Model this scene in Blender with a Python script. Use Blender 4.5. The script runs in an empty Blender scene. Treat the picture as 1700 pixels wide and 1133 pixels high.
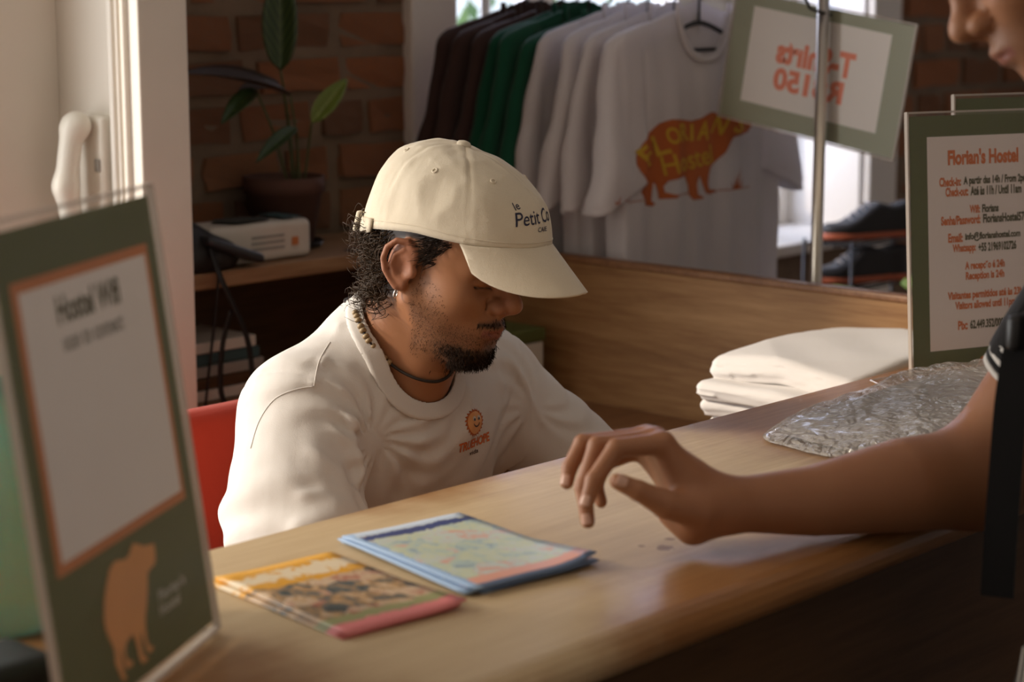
import bpy, bmesh, math, random
import numpy as np
from mathutils import Vector, Matrix
from mathutils.bvhtree import BVHTree
from mathutils.geometry import tessellate_polygon
random.seed(7); RS = np.random.RandomState(11)
SC = bpy.context.scene
COL = SC.collection
# ------------------------------------------------------------------ camera
# X runs along the counter, +Y into the staff area, Z up; metres
FPX, PITCH = 3305.0, math.radians(10.2)
Hh = np.array([.736, .677, 0.]); Hh /= np.linalg.norm(Hh)
CR = np.array([Hh[1], -Hh[0], 0.])
UPV = np.array([0, 0, 1.])
CF = Hh*math.cos(PITCH) - UPV*math.sin(PITCH)
CU = UPV*math.cos(PITCH) + Hh*math.sin(PITCH)
CC = np.array([-1.553, -1.628, 1.6])
cam = bpy.data.cameras.new('camera'); cam.sensor_width = 36; cam.lens = 36*FPX/1700
cam.clip_start = .05; cam.clip_end = 200
cam.dof.use_dof = True; cam.dof.focus_distance = 2.75; cam.dof.aperture_fstop = 4.0
cob = bpy.data.objects.new('camera', cam); COL.objects.link(cob)
cob.matrix_world = Matrix(((CR[0], CU[0], -CF[0], CC[0]), (CR[1], CU[1], -CF[1], CC[1]), (CR[2], CU[2], -CF[2], CC[2]), (0, 0, 0, 1)))
SC.camera = cob
# ------------------------------------------------------------------ light and exposure
SC.view_settings.view_transform = 'Standard'; SC.view_settings.look = 'None'
SC.view_settings.gamma = 1; SC.view_settings.use_curve_mapping = False
SC.view_settings.exposure = 0.0
SC.cycles.use_denoising = True
SC.cycles.max_bounces = 8; SC.cycles.diffuse_bounces = 4; SC.cycles.transparent_max_bounces = 12
SC.cycles.caustics_reflective = False; SC.cycles.caustics_refractive = False
SC.cycles.sample_clamp_indirect = 4
wd = bpy.data.worlds.new('daylight'); SC.world = wd; wd.use_nodes = True
wd.node_tree.nodes['Background'].inputs[0].default_value = (.80, .90, 1.0, 1)
wd.node_tree.nodes['Background'].inputs[1].default_value = 1.6
def lamp(name, kind, energy, color, loc, direction, **kw):
    l = bpy.data.lights.new(name, kind); l.energy = energy; l.color = color
    for k, v in kw.items(): setattr(l, k, v)
    o = bpy.data.objects.new(name, l); COL.objects.link(o); o.location = loc
    o.rotation_euler = Vector(direction).to_track_quat('-Z', 'Y').to_euler()
    return o
SUN_FROM = Vector((-.66, .62, .44)).normalized()
lamp('sun', 'SUN', 3.1, (1., .84, .66), (-3, 4, 4), -SUN_FROM, angle=math.radians(7))
lamp('door_daylight', 'AREA', 54, (1., .92, .82), (-1.25, 1.80, 1.45), (.2, -1, -.15), shape='RECTANGLE', size=2.7, size_y=2.0)
lamp('overhead_fill', 'AREA', 7, (1., .80, .62), (.3, -1.4, 2.95), (0, 0, -1), shape='RECTANGLE', size=2.2, size_y=1.6)  # added warm fill from above to lift the shadows, no fixture behind it
lamp('window_daylight', 'AREA', 44, (.60, .68, 1.), (2.7, 2.02, 1.75), (0, -1, -.1), shape='RECTANGLE', size=1.6, size_y=1.3)

# ------------------------------------------------------------------ pixel helpers (a pixel is a direction; the plane gives the distance)
def ray(x, y): return CF + CR*(x-850)/FPX - CU*(y-566.5)/FPX
def onz(x, y, z): v = ray(x, y); return CC + v*(z-CC[2])/v[2]
def ony(x, y, Y): v = ray(x, y); return CC + v*(Y-CC[1])/v[1]
def onx(x, y, X): v = ray(x, y); return CC + v*(X-CC[0])/v[0]
def ond(x, y, d): return CC + ray(x, y)*d

# ------------------------------------------------------------------ materials
MATS = {}
class NT:
    def __init__(s, name):
        s.m = bpy.data.materials.new(name); s.m.use_nodes = True
        s.t = s.m.node_tree; s.n = s.t.nodes; s.l = s.t.links
        s.b = s.n['Principled BSDF']; s.out = s.n['Material Output']; MATS[name] = s.m
    def new(s, typ, **kw):
        n = s.n.new(typ)
        for k, v in kw.items():
            if k.startswith('i_'):
                kk = k[2:]; kk = int(kk) if kk.isdigit() else kk.replace('_', ' ')
                n.inputs[kk].default_value = v
            else: setattr(n, k, v)
        return n
    def link(s, a, b): s.l.new(a, b)
    def coord(s, kind='Object', scale=(1, 1, 1), rot=(0, 0, 0)):
        c = s.new('ShaderNodeTexCoord'); mp = s.new('ShaderNodeMapping')
        mp.inputs['Scale'].default_value = scale; mp.inputs['Rotation'].default_value = rot
        s.link(c.outputs[kind], mp.inputs[0]); return mp.outputs[0]
    def noise(s, vec, scale, detail=4, rough=.55, dist=0):
        n = s.new('ShaderNodeTexNoise', i_Scale=scale, i_Detail=detail, i_Roughness=rough, i_Distortion=dist)
        s.link(vec, n.inputs['Vector']); return n.outputs['Fac']
    def ramp(s, fac, stops, interp='LINEAR'):
        r = s.new('ShaderNodeValToRGB'); e = r.color_ramp.elements; r.color_ramp.interpolation = interp
        while len(e) < len(stops): e.new(.5)
        for q, (p, c) in zip(e, stops): q.position = p; q.color = (*c, 1) if len(c) == 3 else c
        s.link(fac, r.inputs[0]); return r.outputs['Color']
    def mix(s, fac, a, b, mode='MIX'):
        m = s.new('ShaderNodeMix', data_type='RGBA', blend_type=mode)
        for k, v in ((0, fac), (6, a), (7, b)):
            if isinstance(v, (int, float)): m.inputs[k].default_value = v
            elif isinstance(v, tuple): m.inputs[k].default_value = (*v, 1)
            else: s.link(v, m.inputs[k])
        return m.outputs[2]
    def math(s, op, a, b=0., c=0.):
        m = s.new('ShaderNodeMath', operation=op)
        for k, v in ((0, a), (1, b), (2, c)):
            if isinstance(v, (int, float)): m.inputs[k].default_value = v
            else: s.link(v, m.inputs[k])
        return m.outputs[0]
    def bump(s, h, strength=.3, dist=.002):
        b = s.new('ShaderNodeBump', i_Strength=strength, i_Distance=dist); s.link(h, b.inputs['Height'])
        s.link(b.outputs[0], s.b.inputs['Normal']); return b
    def col(s, c):
        if isinstance(c, tuple): s.b.inputs['Base Color'].default_value = (*c, 1)
        else: s.link(c, s.b.inputs['Base Color'])
    def set(s, **kw):
        for k, v in kw.items():
            i = s.b.inputs[k.replace('_', ' ')]
            if isinstance(v, (int, float, tuple)): i.default_value = v
            else: s.link(v, i)
def plain(name, c, rough=.6, var=.12, vscale=20, bump=0., bscale=300, metal=0., **kw):
    s = NT(name); v = s.coord()
    f = s.noise(v, vscale)
    s.col(s.mix(s.math('MULTIPLY', f, 1.), tuple(x*(1-var) for x in c), tuple(min(1, x*(1+var)) for x in c)))
    s.set(Roughness=rough, Metallic=metal, **kw)
    if bump: s.bump(s.noise(v, bscale, 3), bump, .001)
    return s.m
def wood(name, dark, mid, light, axis='x', rough=.45, scale=1., gloss=.3, bump=.15):
    s = NT(name); sc = {'x': (.7, 9, 9), 'y': (9, .7, 9), 'z': (9, 9, .7)}[axis]
    v = s.coord(scale=tuple(k*scale for k in sc))
    w = s.noise(v, 2.2, 8, .62, 1.2); g = s.noise(v, 14, 5, .6, .3)
    c = s.ramp(w, [(.28, dark), (.5, mid), (.75, light)])
    c2 = s.mix(.35, c, s.ramp(g, [(.35, dark), (.65, light)]))
    s.col(c2); s.set(Roughness=rough, Specular_IOR_Level=gloss); s.bump(g, bump, .0006)
    return s.m
def fabric(name, c, trans=.0, weave=900, var=.06, rough=.9, bump=.25):
    s = NT(name); v = s.coord()
    f = s.noise(v, 9); wv = s.noise(v, weave, 2); wv2 = s.noise(v, 70, 4)
    s.col(s.mix(f, tuple(x*(1-var) for x in c), tuple(min(1, x*(1+var)) for x in c)))
    s.set(Roughness=rough, Specular_IOR_Level=.15, Sheen_Weight=.15)
    s.bump(s.math('ADD', wv, s.math('MULTIPLY', wv2, 1.5)), bump, .0012)
    if trans:
        t = s.new('ShaderNodeBsdfTranslucent'); t.inputs[0].default_value = (*c, 1)
        m = s.new('ShaderNodeMixShader'); m.inputs[0].default_value = trans
        s.link(s.b.outputs[0], m.inputs[1]); s.link(t.outputs[0], m.inputs[2]); s.link(m.outputs[0], s.out.inputs[0])
    return s.m

plain('plaster_white', (.74, .69, .62), .85, .05, 6, .25, 60)
plain('paint_trim', (.78, .73, .66), .5, .05, 8, .15, 40)
plain('ceiling_paint', (.62, .56, .48), .9, .05)
plain('mortar', (.21, .145, .095), .95, .3, 14, .9, 45)
plain('floor_tile', (.16, .10, .065), .55, .25, 5)
s = NT('brick_clay'); v = s.coord(); oi = s.new('ShaderNodeObjectInfo')
base = s.ramp(oi.outputs['Random'], [(0., (.20, .08, .035)), (.3, (.34, .115, .04)), (.55, (.42, .14, .045)), (.8, (.50, .16, .05)), (1., (.26, .15, .08))])
nn = s.noise(v, 12, 6); s.col(s.mix(s.math('MULTIPLY', nn, .75), base, (.19, .125, .08))); s.set(Roughness=.93); s.bump(s.noise(v, 50, 6), .8, .006)
wood('ply_panel', (.17, .075, .025), (.28, .14, .052), (.40, .225, .095), 'y', .5, .8)
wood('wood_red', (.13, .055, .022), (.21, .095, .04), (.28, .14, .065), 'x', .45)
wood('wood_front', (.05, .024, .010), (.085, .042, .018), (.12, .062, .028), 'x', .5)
wood('shelf_wood', (.20, .10, .05), (.30, .17, .085), (.40, .25, .14), 'x', .5)
# counter: varnished reddish wood worn pale in the middle, darker old spills
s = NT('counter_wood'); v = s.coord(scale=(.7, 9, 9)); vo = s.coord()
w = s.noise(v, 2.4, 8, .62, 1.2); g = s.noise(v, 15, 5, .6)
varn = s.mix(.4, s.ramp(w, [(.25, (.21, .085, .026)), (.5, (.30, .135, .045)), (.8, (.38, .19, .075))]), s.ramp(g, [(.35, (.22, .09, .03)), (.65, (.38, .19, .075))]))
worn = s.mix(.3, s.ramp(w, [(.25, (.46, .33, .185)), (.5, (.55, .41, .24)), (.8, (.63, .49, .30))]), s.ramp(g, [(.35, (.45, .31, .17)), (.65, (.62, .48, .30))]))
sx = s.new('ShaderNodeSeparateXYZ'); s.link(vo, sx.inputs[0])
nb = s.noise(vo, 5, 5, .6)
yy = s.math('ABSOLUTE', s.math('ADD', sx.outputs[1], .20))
m1 = s.math('ADD', s.math('SUBTRACT', .30, yy), s.math('MINIMUM', s.math('MAXIMUM', s.math('MULTIPLY', sx.outputs[0], -.6), 0.), .16))  # wear spreads forward at left, extended to lighten the leaning sign's shade
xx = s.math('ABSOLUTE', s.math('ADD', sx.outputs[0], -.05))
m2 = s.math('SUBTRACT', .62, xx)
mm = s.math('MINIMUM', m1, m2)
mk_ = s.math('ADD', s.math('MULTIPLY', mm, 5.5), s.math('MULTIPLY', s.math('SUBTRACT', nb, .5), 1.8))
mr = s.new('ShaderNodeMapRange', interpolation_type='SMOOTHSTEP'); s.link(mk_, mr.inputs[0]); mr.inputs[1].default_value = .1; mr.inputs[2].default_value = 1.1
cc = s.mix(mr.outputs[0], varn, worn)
for (px, py), rad in (((.085, -.345), .018), ((.075, -.325), .014), ((.115, -.33), .012), ((.065, -.30), .008)):
    d = s.new('ShaderNodeVectorMath', operation='DISTANCE'); s.link(vo, d.inputs[0]); d.inputs[1].default_value = (px, py, 1.0)
    f = s.math('LESS_THAN', s.math('ADD', d.outputs['Value'], s.math('MULTIPLY', s.noise(vo, 60, 3), .03)), rad+.006)
    cc = s.mix(s.math('MULTIPLY', f, .7), cc, (.13, .05, .03))
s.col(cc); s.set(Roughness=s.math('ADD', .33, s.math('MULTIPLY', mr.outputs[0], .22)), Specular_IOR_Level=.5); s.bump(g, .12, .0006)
fabric('shirt_white', (.74, .71, .68), .12, 700, .03)
fabric('tee_white', (.80, .75, .75), .38, 400, .03)
fabric('tee_fold', (.82, .79, .77), .1, 500, .03)
fabric('tee_green', (.010, .075, .040), .12, 400)
fabric('tee_brown', (.055, .030, .026), .08, 400)
fabric('black_cloth', (.008, .007, .007), 0, 300, .2)
fabric('cuff_white', (.62, .58, .53), 0, 300)
fabric('trouser', (.05, .05, .06), 0, 400)
fabric('cap_cotton', (.66, .585, .46), 0, 1100, .05, .92, .5)
fabric('cap_stitch', (.70, .62, .49), 0, 900)
fabric('red_upholstery', (.42, .035, .015), 0, 500, .12)
plain('ink_navy', (.012, .014, .045), .7)
plain('ink_orange', (.58, .14, .03), .8)
plain('ink_brown_orange', (.42, .10, .018), .8, .1)
plain('ink_yellow', (.55, .33, .025), .8)
plain('ink_text_orange', (.62, .17, .055), .7)
plain('ink_coral', (.80, .24, .15), .7)
plain('ink_text_green', (.09, .085, .045), .7)
plain('print_pale', (.45, .45, .38), .6)
plain('ink_dark', (.05, .025, .02), .8)
plain('print_green', (.085, .10, .028), .5, .06)
plain('print_sage', (.30, .31, .22), .5, .04)
plain('print_orange', (.55, .19, .06), .5)
plain('paper_white', (.80, .75, .72), .7, .02)
plain('paper_pink', (.76, .68, .65), .7, .02)
plain('print_salmon', (.70, .33, .12), .6, .1)
plain('black_plastic', (.012, .011, .011), .4, .1, 20)
plain('black_bag', (.013, .011, .010), .55, .3, 30, .4, 80)
plain('phone_shell', (.03, .034, .04), .3)
plain('ivory_plastic', (.76, .72, .64), .35, .03)
plain('grey_plastic', (.30, .28, .25), .45)
plain('steel', (.62, .56, .48), .28, .05, 20, metal=1.)
plain('silver', (.8, .75, .7), .2, .02, metal=1.)
plain('terracotta', (.10, .045, .03), .8, .25, 12, .3, 60)
plain('soil', (.03, .02, .014), .95, .4, 60, .8, 90)
plain('stem', (.07, .09, .03), .6)
plain('bead_wood', (.30, .21, .11), .45, .35, 120)
plain('cord', (.022, .014, .010), .7)
plain('shoe_black', (.015, .013, .013), .6)
plain('shoe_orange', (.42, .10, .04), .6)
plain('shoe_grey', (.42, .38, .36), .7)
plain('wristband', (.42, .50, .30), .5)
plain('lime_leaf', (.30, .42, .05), .5)
plain('box_paper', (.60, .55, .48), .7, .06)
plain('box_print', (.045, .05, .045), .7)
plain('box_teal', (.035, .075, .08), .7)
s = NT('hair_dark'); v = s.coord(); s.col(s.mix(s.noise(v, 60), (.016, .010, .006), (.085, .050, .027))); s.set(Roughness=.5, Specular_IOR_Level=.2)
s = NT('beard_hair'); s.col((.020, .012, .008)); s.set(Roughness=.7, Specular_IOR_Level=.08)
def skin(name, base, red):
    s = NT(name); v = s.coord(); at = s.new('ShaderNodeAttribute', attribute_name='zones')
    sp = s.new('ShaderNodeSeparateColor'); s.link(at.outputs['Color'], sp.inputs[0])
    blot = s.noise(v, 22, 4); pores = s.noise(v, 420, 3)
    c = s.mix(s.math('MULTIPLY', blot, .8), base, red)
    c = s.mix(sp.outputs[1], c, (.30, .105, .075))
    stub = s.math('MULTIPLY', sp.outputs[0], s.math('ADD', .35, s.math('MULTIPLY', s.math('GREATER_THAN', s.noise(v, 900, 2), .47), .5)))
    c = s.mix(stub, c, (.035, .02, .013)); c = s.mix(sp.outputs[2], c, (.022, .013, .009))
    s.col(c); s.set(Roughness=.48, Specular_IOR_Level=.38, Subsurface_Weight=.12, Subsurface_Radius=(.010, .004, .002), Subsurface_Scale=.6)
    s.bump(s.math('ADD', pores, s.math('MULTIPLY', blot, .5)), .12, .0006)
    return s.m
skin('skin_clerk', (.36, .168, .08), (.31, .125, .06))
skin('skin_customer', (.36, .165, .08), (.31, .125, .062))
# clear acrylic, green glass, window glass, crumpled film
def clear(name, tint, alpha, rough=.06):
    s = NT(name); s.col(tint); s.set(Roughness=rough, Alpha=alpha, Specular_IOR_Level=.6); return s.m
clear('acrylic', (.78, .74, .68), .035)
clear('acrylic_edge', (.62, .54, .47), .75, .2)
clear('pane_glass', (.9, .95, 1.), .06, .02)
s = NT('bottle_glass'); v = s.coord(); s.col(s.mix(s.noise(v, 12), (.20, .58, .52), (.34, .72, .64))); s.set(Roughness=.1, Alpha=.62, Subsurface_Weight=.4, Subsurface_Scale=.05)
s = NT('film'); v = s.coord()
vo_ = s.new('ShaderNodeTexVoronoi', feature='DISTANCE_TO_EDGE', i_Scale=26.); nz = s.new('ShaderNodeTexNoise', i_Scale=14., i_Detail=4.)
s.link(v, nz.inputs['Vector']); mx = s.mix(.18, v, nz.outputs['Color']); s.link(mx, vo_.inputs['Vector'])
s.col((.72, .70, .66)); s.set(Roughness=.12, Alpha=.46, Specular_IOR_Level=1.0, Coat_Weight=.8, Coat_Roughness=.1)
s.bump(s.math('ADD', vo_.outputs['Distance'], s.math('MULTIPLY', s.noise(v, 40, 5), .5)), 1., .018)
plain('bag_content', (.40, .36, .33), .8, .25, 15)
# calathea leaf: midrib + feather stripes across the leaf (uv: x across -1..1, y along)
def leafmat(name, a, b):
    s = NT(name); uv = s.new('ShaderNodeUVMap'); sp = s.new('ShaderNodeSeparateXYZ'); s.link(uv.outputs[0], sp.inputs[0])
    ax = s.math('ABSOLUTE', s.math('SUBTRACT', s.math('MULTIPLY', sp.outputs[0], 2.), 1.))
    w = s.math('SINE', s.math('ADD', s.math('MULTIPLY', sp.outputs[1], 55.), s.math('MULTIPLY', ax, -16.)))
    st = s.math('GREATER_THAN', w, .55); c = s.mix(s.math('MULTIPLY', st, .7), a, b)
    c = s.mix(s.math('LESS_THAN', ax, .05), c, b); s.col(c); s.set(Roughness=.4); return s.m
leafmat('leaf_green', (.022, .045, .012), (.07, .11, .03)); leafmat('leaf_dark', (.028, .014, .012), (.05, .03, .02)); leafmat('leaf_light', (.12, .17, .02), (.20, .24, .05))
# printed leaflets: flat print only (generated coords)
def leaflet(name, stops, bands):
    s = NT(name); c = s.new('ShaderNodeTexCoord'); sp = s.new('ShaderNodeSeparateXYZ'); s.link(c.outputs['Generated'], sp.inputs[0])
    mp = s.new('ShaderNodeMapping'); mp.inputs['Scale'].default_value = (3.2, 4.2, .01); s.link(c.outputs['Generated'], mp.inputs[0])
    vr = s.new('ShaderNodeTexVoronoi', i_Scale=1.6); s.link(mp.outputs[0], vr.inputs['Vector'])
    sc = s.new('ShaderNodeSeparateColor'); s.link(vr.outputs['Color'], sc.inputs[0])
    nz = s.noise(mp.outputs[0], 3.0, 5, .6, .8)
    f = s.math('ADD', s.math('MULTIPLY', sc.outputs[0], .35), s.math('MULTIPLY', nz, .75))
    col = s.ramp(f, stops)
    for (ax, lo, hi, rgb, amp) in bands:
        q = s.math('ADD', sp.outputs[ax], s.math('MULTIPLY', s.math('SUBTRACT', nz, .5), amp))
        k = s.math('MULTIPLY', s.math('GREATER_THAN', q, lo), s.math('LESS_THAN', q, hi)); col = s.mix(k, col, rgb)
    s.col(col); s.set(Roughness=.38, Specular_IOR_Level=.4); return s.m
leaflet('print_map', [(.25, (.16, .24, .38)), (.40, (.42, .54, .52)), (.52, (.56, .60, .42)), (.64, (.52, .60, .58)), (.78, (.66, .36, .28))],
        [(1, .93, 2, (.50, .58, .68), .05), (1, .86, .93, (.05, .08, .22), .10), (1, .045, .13, (.72, .36, .27), .02), (1, -1, .045, (.16, .24, .40), .02), (0, -1, .07, (.28, .40, .58), .12)])
leaflet('print_food', [(.28, (.02, .03, .03)), (.42, (.10, .12, .12)), (.52, (.42, .24, .10)), (.62, (.60, .46, .32)), (.78, (.35, .10, .06))],
        [(1, .70, 2, (.68, .34, .035), .22), (1, .78, .90, (.74, .62, .44), .35), (1, -1, .12, (.72, .22, .22), .03), (1, .12, .2, (.30, .30, .14), .1)])
# ------------------------------------------------------------------ object helpers
def tag(o, label=None, cat=None, group=None, kind=None):
    for k, v in (('label', label), ('category', cat), ('group', group), ('kind', kind)):
        if v: o[k] = v
    return o
def thing(name, label, cat, loc=(0, 0, 0), rz=0., group=None):
    o = bpy.data.objects.new(name, None); COL.objects.link(o); o.empty_display_size = .05
    o.location = loc; o.rotation_euler = (0, 0, rz); return tag(o, label, cat, group)
def mk(name, vf, mat, parent=None, smooth=False, off=None, world=False):
    V, Fc = vf[0], vf[1]
    V = np.asarray(V, dtype=float)
    if world and parent is not None:
        root = parent
        while root.parent: root = root.parent
        V = V - np.array(root.location)
    if off is not None: V = V - np.asarray(off)
    me = bpy.data.meshes.new(name); me.from_pydata(V.tolist(), [], [list(map(int, f)) for f in Fc]); me.update()
    if smooth: me.polygons.foreach_set('use_smooth', [True]*len(me.polygons))
    o = bpy.data.objects.new(name, me); COL.objects.link(o)
    if mat: me.materials.append(MATS[mat] if isinstance(mat, str) else mat)
    if parent is not None: o.parent = parent
    return o
def share(name, src, parent, loc=(0, 0, 0), rot=(0, 0, 0), scale=(1, 1, 1)):
    o = bpy.data.objects.new(name, src.data if hasattr(src, 'data') else src); COL.objects.link(o)
    o.location = loc; o.rotation_euler = rot; o.scale = scale; o.parent = parent; return o
def join(*ms):
    V, Fc, n = [], [], 0
    for a, b in ms:
        V.append(np.asarray(a, float)); Fc += [[i+n for i in f] for f in b]; n += len(a)
    return np.concatenate(V), Fc
def frame(vf, o, ex, ey, ez):
    V = np.asarray(vf[0], float); M = np.stack([ex, ey, ez]); return V@M + np.asarray(o), vf[1]
def box(x0, x1, y0, y1, z0, z1, bev=0., seg=2):
    bm = bmesh.new(); bmesh.ops.create_cube(bm, size=1)
    for v in bm.verts: v.co = ((x0+x1)/2+v.co.x*(x1-x0), (y0+y1)/2+v.co.y*(y1-y0), (z0+z1)/2+v.co.z*(z1-z0))
    if bev: bmesh.ops.bevel(bm, geom=list(bm.edges), offset=bev, segments=seg, profile=.5, affect='EDGES')
    return grab(bm)
def grab(bm):
    bm.verts.index_update(); V = np.array([v.co[:] for v in bm.verts]); Fc = [[v.index for v in f.verts] for f in bm.faces]; bm.free(); return V, Fc
def tube(pts, r, n=8, cap=True):
    P = np.asarray(pts, float); m = len(P); r = np.broadcast_to(np.asarray(r, float), (m,))
    T = np.gradient(P, axis=0); T /= np.linalg.norm(T, axis=1)[:, None]+1e-12
    a = np.array([0, 0, 1.]) if abs(T[0][2]) < .9 else np.array([1., 0, 0])
    V = []
    for i in range(m):
        a = a - T[i]*(a@T[i]); a /= np.linalg.norm(a)+1e-12; b = np.cross(T[i], a)
        for k in range(n):
            q = 2*math.pi*k/n; V.append(P[i]+r[i]*(a*math.cos(q)+b*math.sin(q)))
    Fc = [[i*n+k, i*n+(k+1) % n, (i+1)*n+(k+1) % n, (i+1)*n+k] for i in range(m-1) for k in range(n)]
    if cap: Fc += [list(range(n))[::-1], [(m-1)*n+k for k in range(n)]]
    return np.array(V), Fc
def spline(ctrl, n=40):
    P = np.asarray(ctrl, float); m = len(P); out = []
    for t in np.linspace(0, m-1-1e-6, n):
        i = int(t); u = t-i; p = [P[max(0, min(m-1, i+k))] for k in (-1, 0, 1, 2)]
        out.append(.5*((2*p[1])+(p[2]-p[0])*u+(2*p[0]-5*p[1]+4*p[2]-p[3])*u*u+(3*p[1]-p[0]-3*p[2]+p[3])*u**3))
    return np.array(out)
def lathe(prof, n=32, c=(0, 0, 0)):
    V = [(c[0]+r*math.cos(2*math.pi*k/n), c[1]+r*math.sin(2*math.pi*k/n), c[2]+z) for r, z in prof for k in range(n)]
    m = len(prof); Fc = [[i*n+k, i*n+(k+1) % n, (i+1)*n+(k+1) % n, (i+1)*n+k] for i in range(m-1) for k in range(n)]
    Fc += [list(range(n))[::-1], [(m-1)*n+k for k in range(n)]]; return np.array(V), Fc
def ribbon(pts, side, w, th):
    P = np.asarray(pts, float); S = np.asarray(side, float)/np.linalg.norm(side); V = []; T = np.gradient(P, axis=0)
    for p, t in zip(P, T):
        nn_ = np.cross(t, S); nn_ /= np.linalg.norm(nn_)+1e-12
        V += [p+S*w/2+nn_*th/2, p-S*w/2+nn_*th/2, p-S*w/2-nn_*th/2, p+S*w/2-nn_*th/2]
    m = len(P); Fc = [[i*4+k, i*4+(k+1) % 4, i*4+4+(k+1) % 4, i*4+4+k] for i in range(m-1) for k in range(4)]
    Fc += [[3, 2, 1, 0], [(m-1)*4+k for k in range(4)]]; return np.array(V), Fc
# ---- lettering
def text2d(body, width=None, height=None, bold=.0):
    cu = bpy.data.curves.new('lettering', 'FONT'); cu.body = body; cu.size = 1; cu.offset = bold; cu.resolution_u = 4
    ob = bpy.data.objects.new('lettering', cu); COL.objects.link(ob)
    dg = bpy.context.evaluated_depsgraph_get(); me = bpy.data.meshes.new_from_object(ob.evaluated_get(dg))
    V = np.array([v.co[:2] for v in me.vertices]); Fc = [list(p.vertices) for p in me.polygons]
    bpy.data.objects.remove(ob); bpy.data.curves.remove(cu); bpy.data.meshes.remove(me)
    lo, hi = V.min(0), V.max(0); V = V-(lo+hi)/2
    sy = height/(hi[1]-lo[1]) if height else None; sx = width/(hi[0]-lo[0]) if width else sy
    return V*np.array([sx, sy if sy else sx]), Fc
def poly2d(pts):
    tri = tessellate_polygon([[Vector((p[0], p[1], 0)) for p in pts]]); return np.array(pts, float), [list(t) for t in tri]
def place2d(vf, c=(0, 0), rot=0., s=1.):
    co, si = math.cos(rot), math.sin(rot); V = vf[0]*s
    return np.stack([V[:, 0]*co-V[:, 1]*si+c[0], V[:, 0]*si+V[:, 1]*co+c[1]], 1), vf[1]
def join2(*ms):
    V, Fc, n = [], [], 0
    for a, b in ms: V.append(a); Fc += [[i+n for i in f] for f in b]; n += len(a)
    return np.concatenate(V), Fc
def flat(vf, o, ex, ey):
    V = vf[0]; o = np.asarray(o, float); return o+V[:, :1]*np.asarray(ex, float)+V[:, 1:2]*np.asarray(ey, float), vf[1]
def drape(vf, o, ex, ey, bvh, eps=.0008, maxlen=.006, start=.25):
    """lay flat print onto a surface along the print's own normal"""
    ex = np.asarray(ex, float); ey = np.asarray(ey, float); nn_ = np.cross(ex, ey)
    V, Fc = flat(vf, o, ex, ey); bm = bmesh.new(); vs = [bm.verts.new(v) for v in V]
    for f in Fc:
        try: bm.faces.new([vs[i] for i in f])
        except ValueError: pass
    bmesh.ops.triangulate(bm, faces=list(bm.faces))
    for _ in range(6):
        L = [e for e in bm.edges if e.calc_length() > maxlen]
        if not L: break
        bmesh.ops.subdivide_edges(bm, edges=L, cuts=1); bmesh.ops.triangulate(bm, faces=[f for f in bm.faces if len(f.verts) > 3])
    dead = []
    for v in bm.verts:
        h = bvh.ray_cast(v.co+Vector(nn_*start), Vector(-nn_), start*2)
        if h[0] is None: dead.append(v)
        else: v.co = h[0]+Vector(nn_)*eps
    bmesh.ops.delete(bm, geom=dead, context='VERTS'); return grab(bm)
def bvh_of(vf): return BVHTree.FromPolygons([tuple(v) for v in np.asarray(vf[0]).tolist()], [list(map(int, f)) for f in vf[1]])
# ---- signed-distance modelling (one continuous skin through naive surface nets)
def nrm(p): return np.sqrt((p*p).sum(-1))
def ell(p, c, r):
    q = p-np.asarray(c, p.dtype); r = np.asarray(r, p.dtype); k0 = nrm(q/r); k1 = nrm(q/(r*r)); return k0*(k0-1)/(k1+1e-9)
def cone(p, a, b, ra, rb):
    a = np.asarray(a, p.dtype); b = np.asarray(b, p.dtype); ba = b-a; t = np.clip(((p-a)@ba)/(ba@ba+1e-12), 0, 1)
    return nrm(p-a-t[..., None]*ba) - (ra+(rb-ra)*t)
def chain(p, pts, k=.0):
    d = None
    for (a, ra), (b, rb) in zip(pts[:-1], pts[1:]):
        e = cone(p, a, b, ra, rb); d = e if d is None else (smin(d, e, k) if k else np.minimum(d, e))
    return d
def rbox(p, c, hsz, r):
    q = np.abs(p-np.asarray(c, p.dtype))-np.asarray(hsz, p.dtype)+r
    return nrm(np.maximum(q, 0))+np.minimum(q.max(-1), 0)-r
def smin(a, b, k): h = np.maximum(k-np.abs(a-b), 0)/k; return np.minimum(a, b)-h*h*k*.25
def smax(a, b, k): return -smin(-a, -b, k)
def fold(p, a, b, w, amp):
    d = cone(p, a, b, 0, 0); return amp*np.exp(-(d/w)**2)
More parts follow.
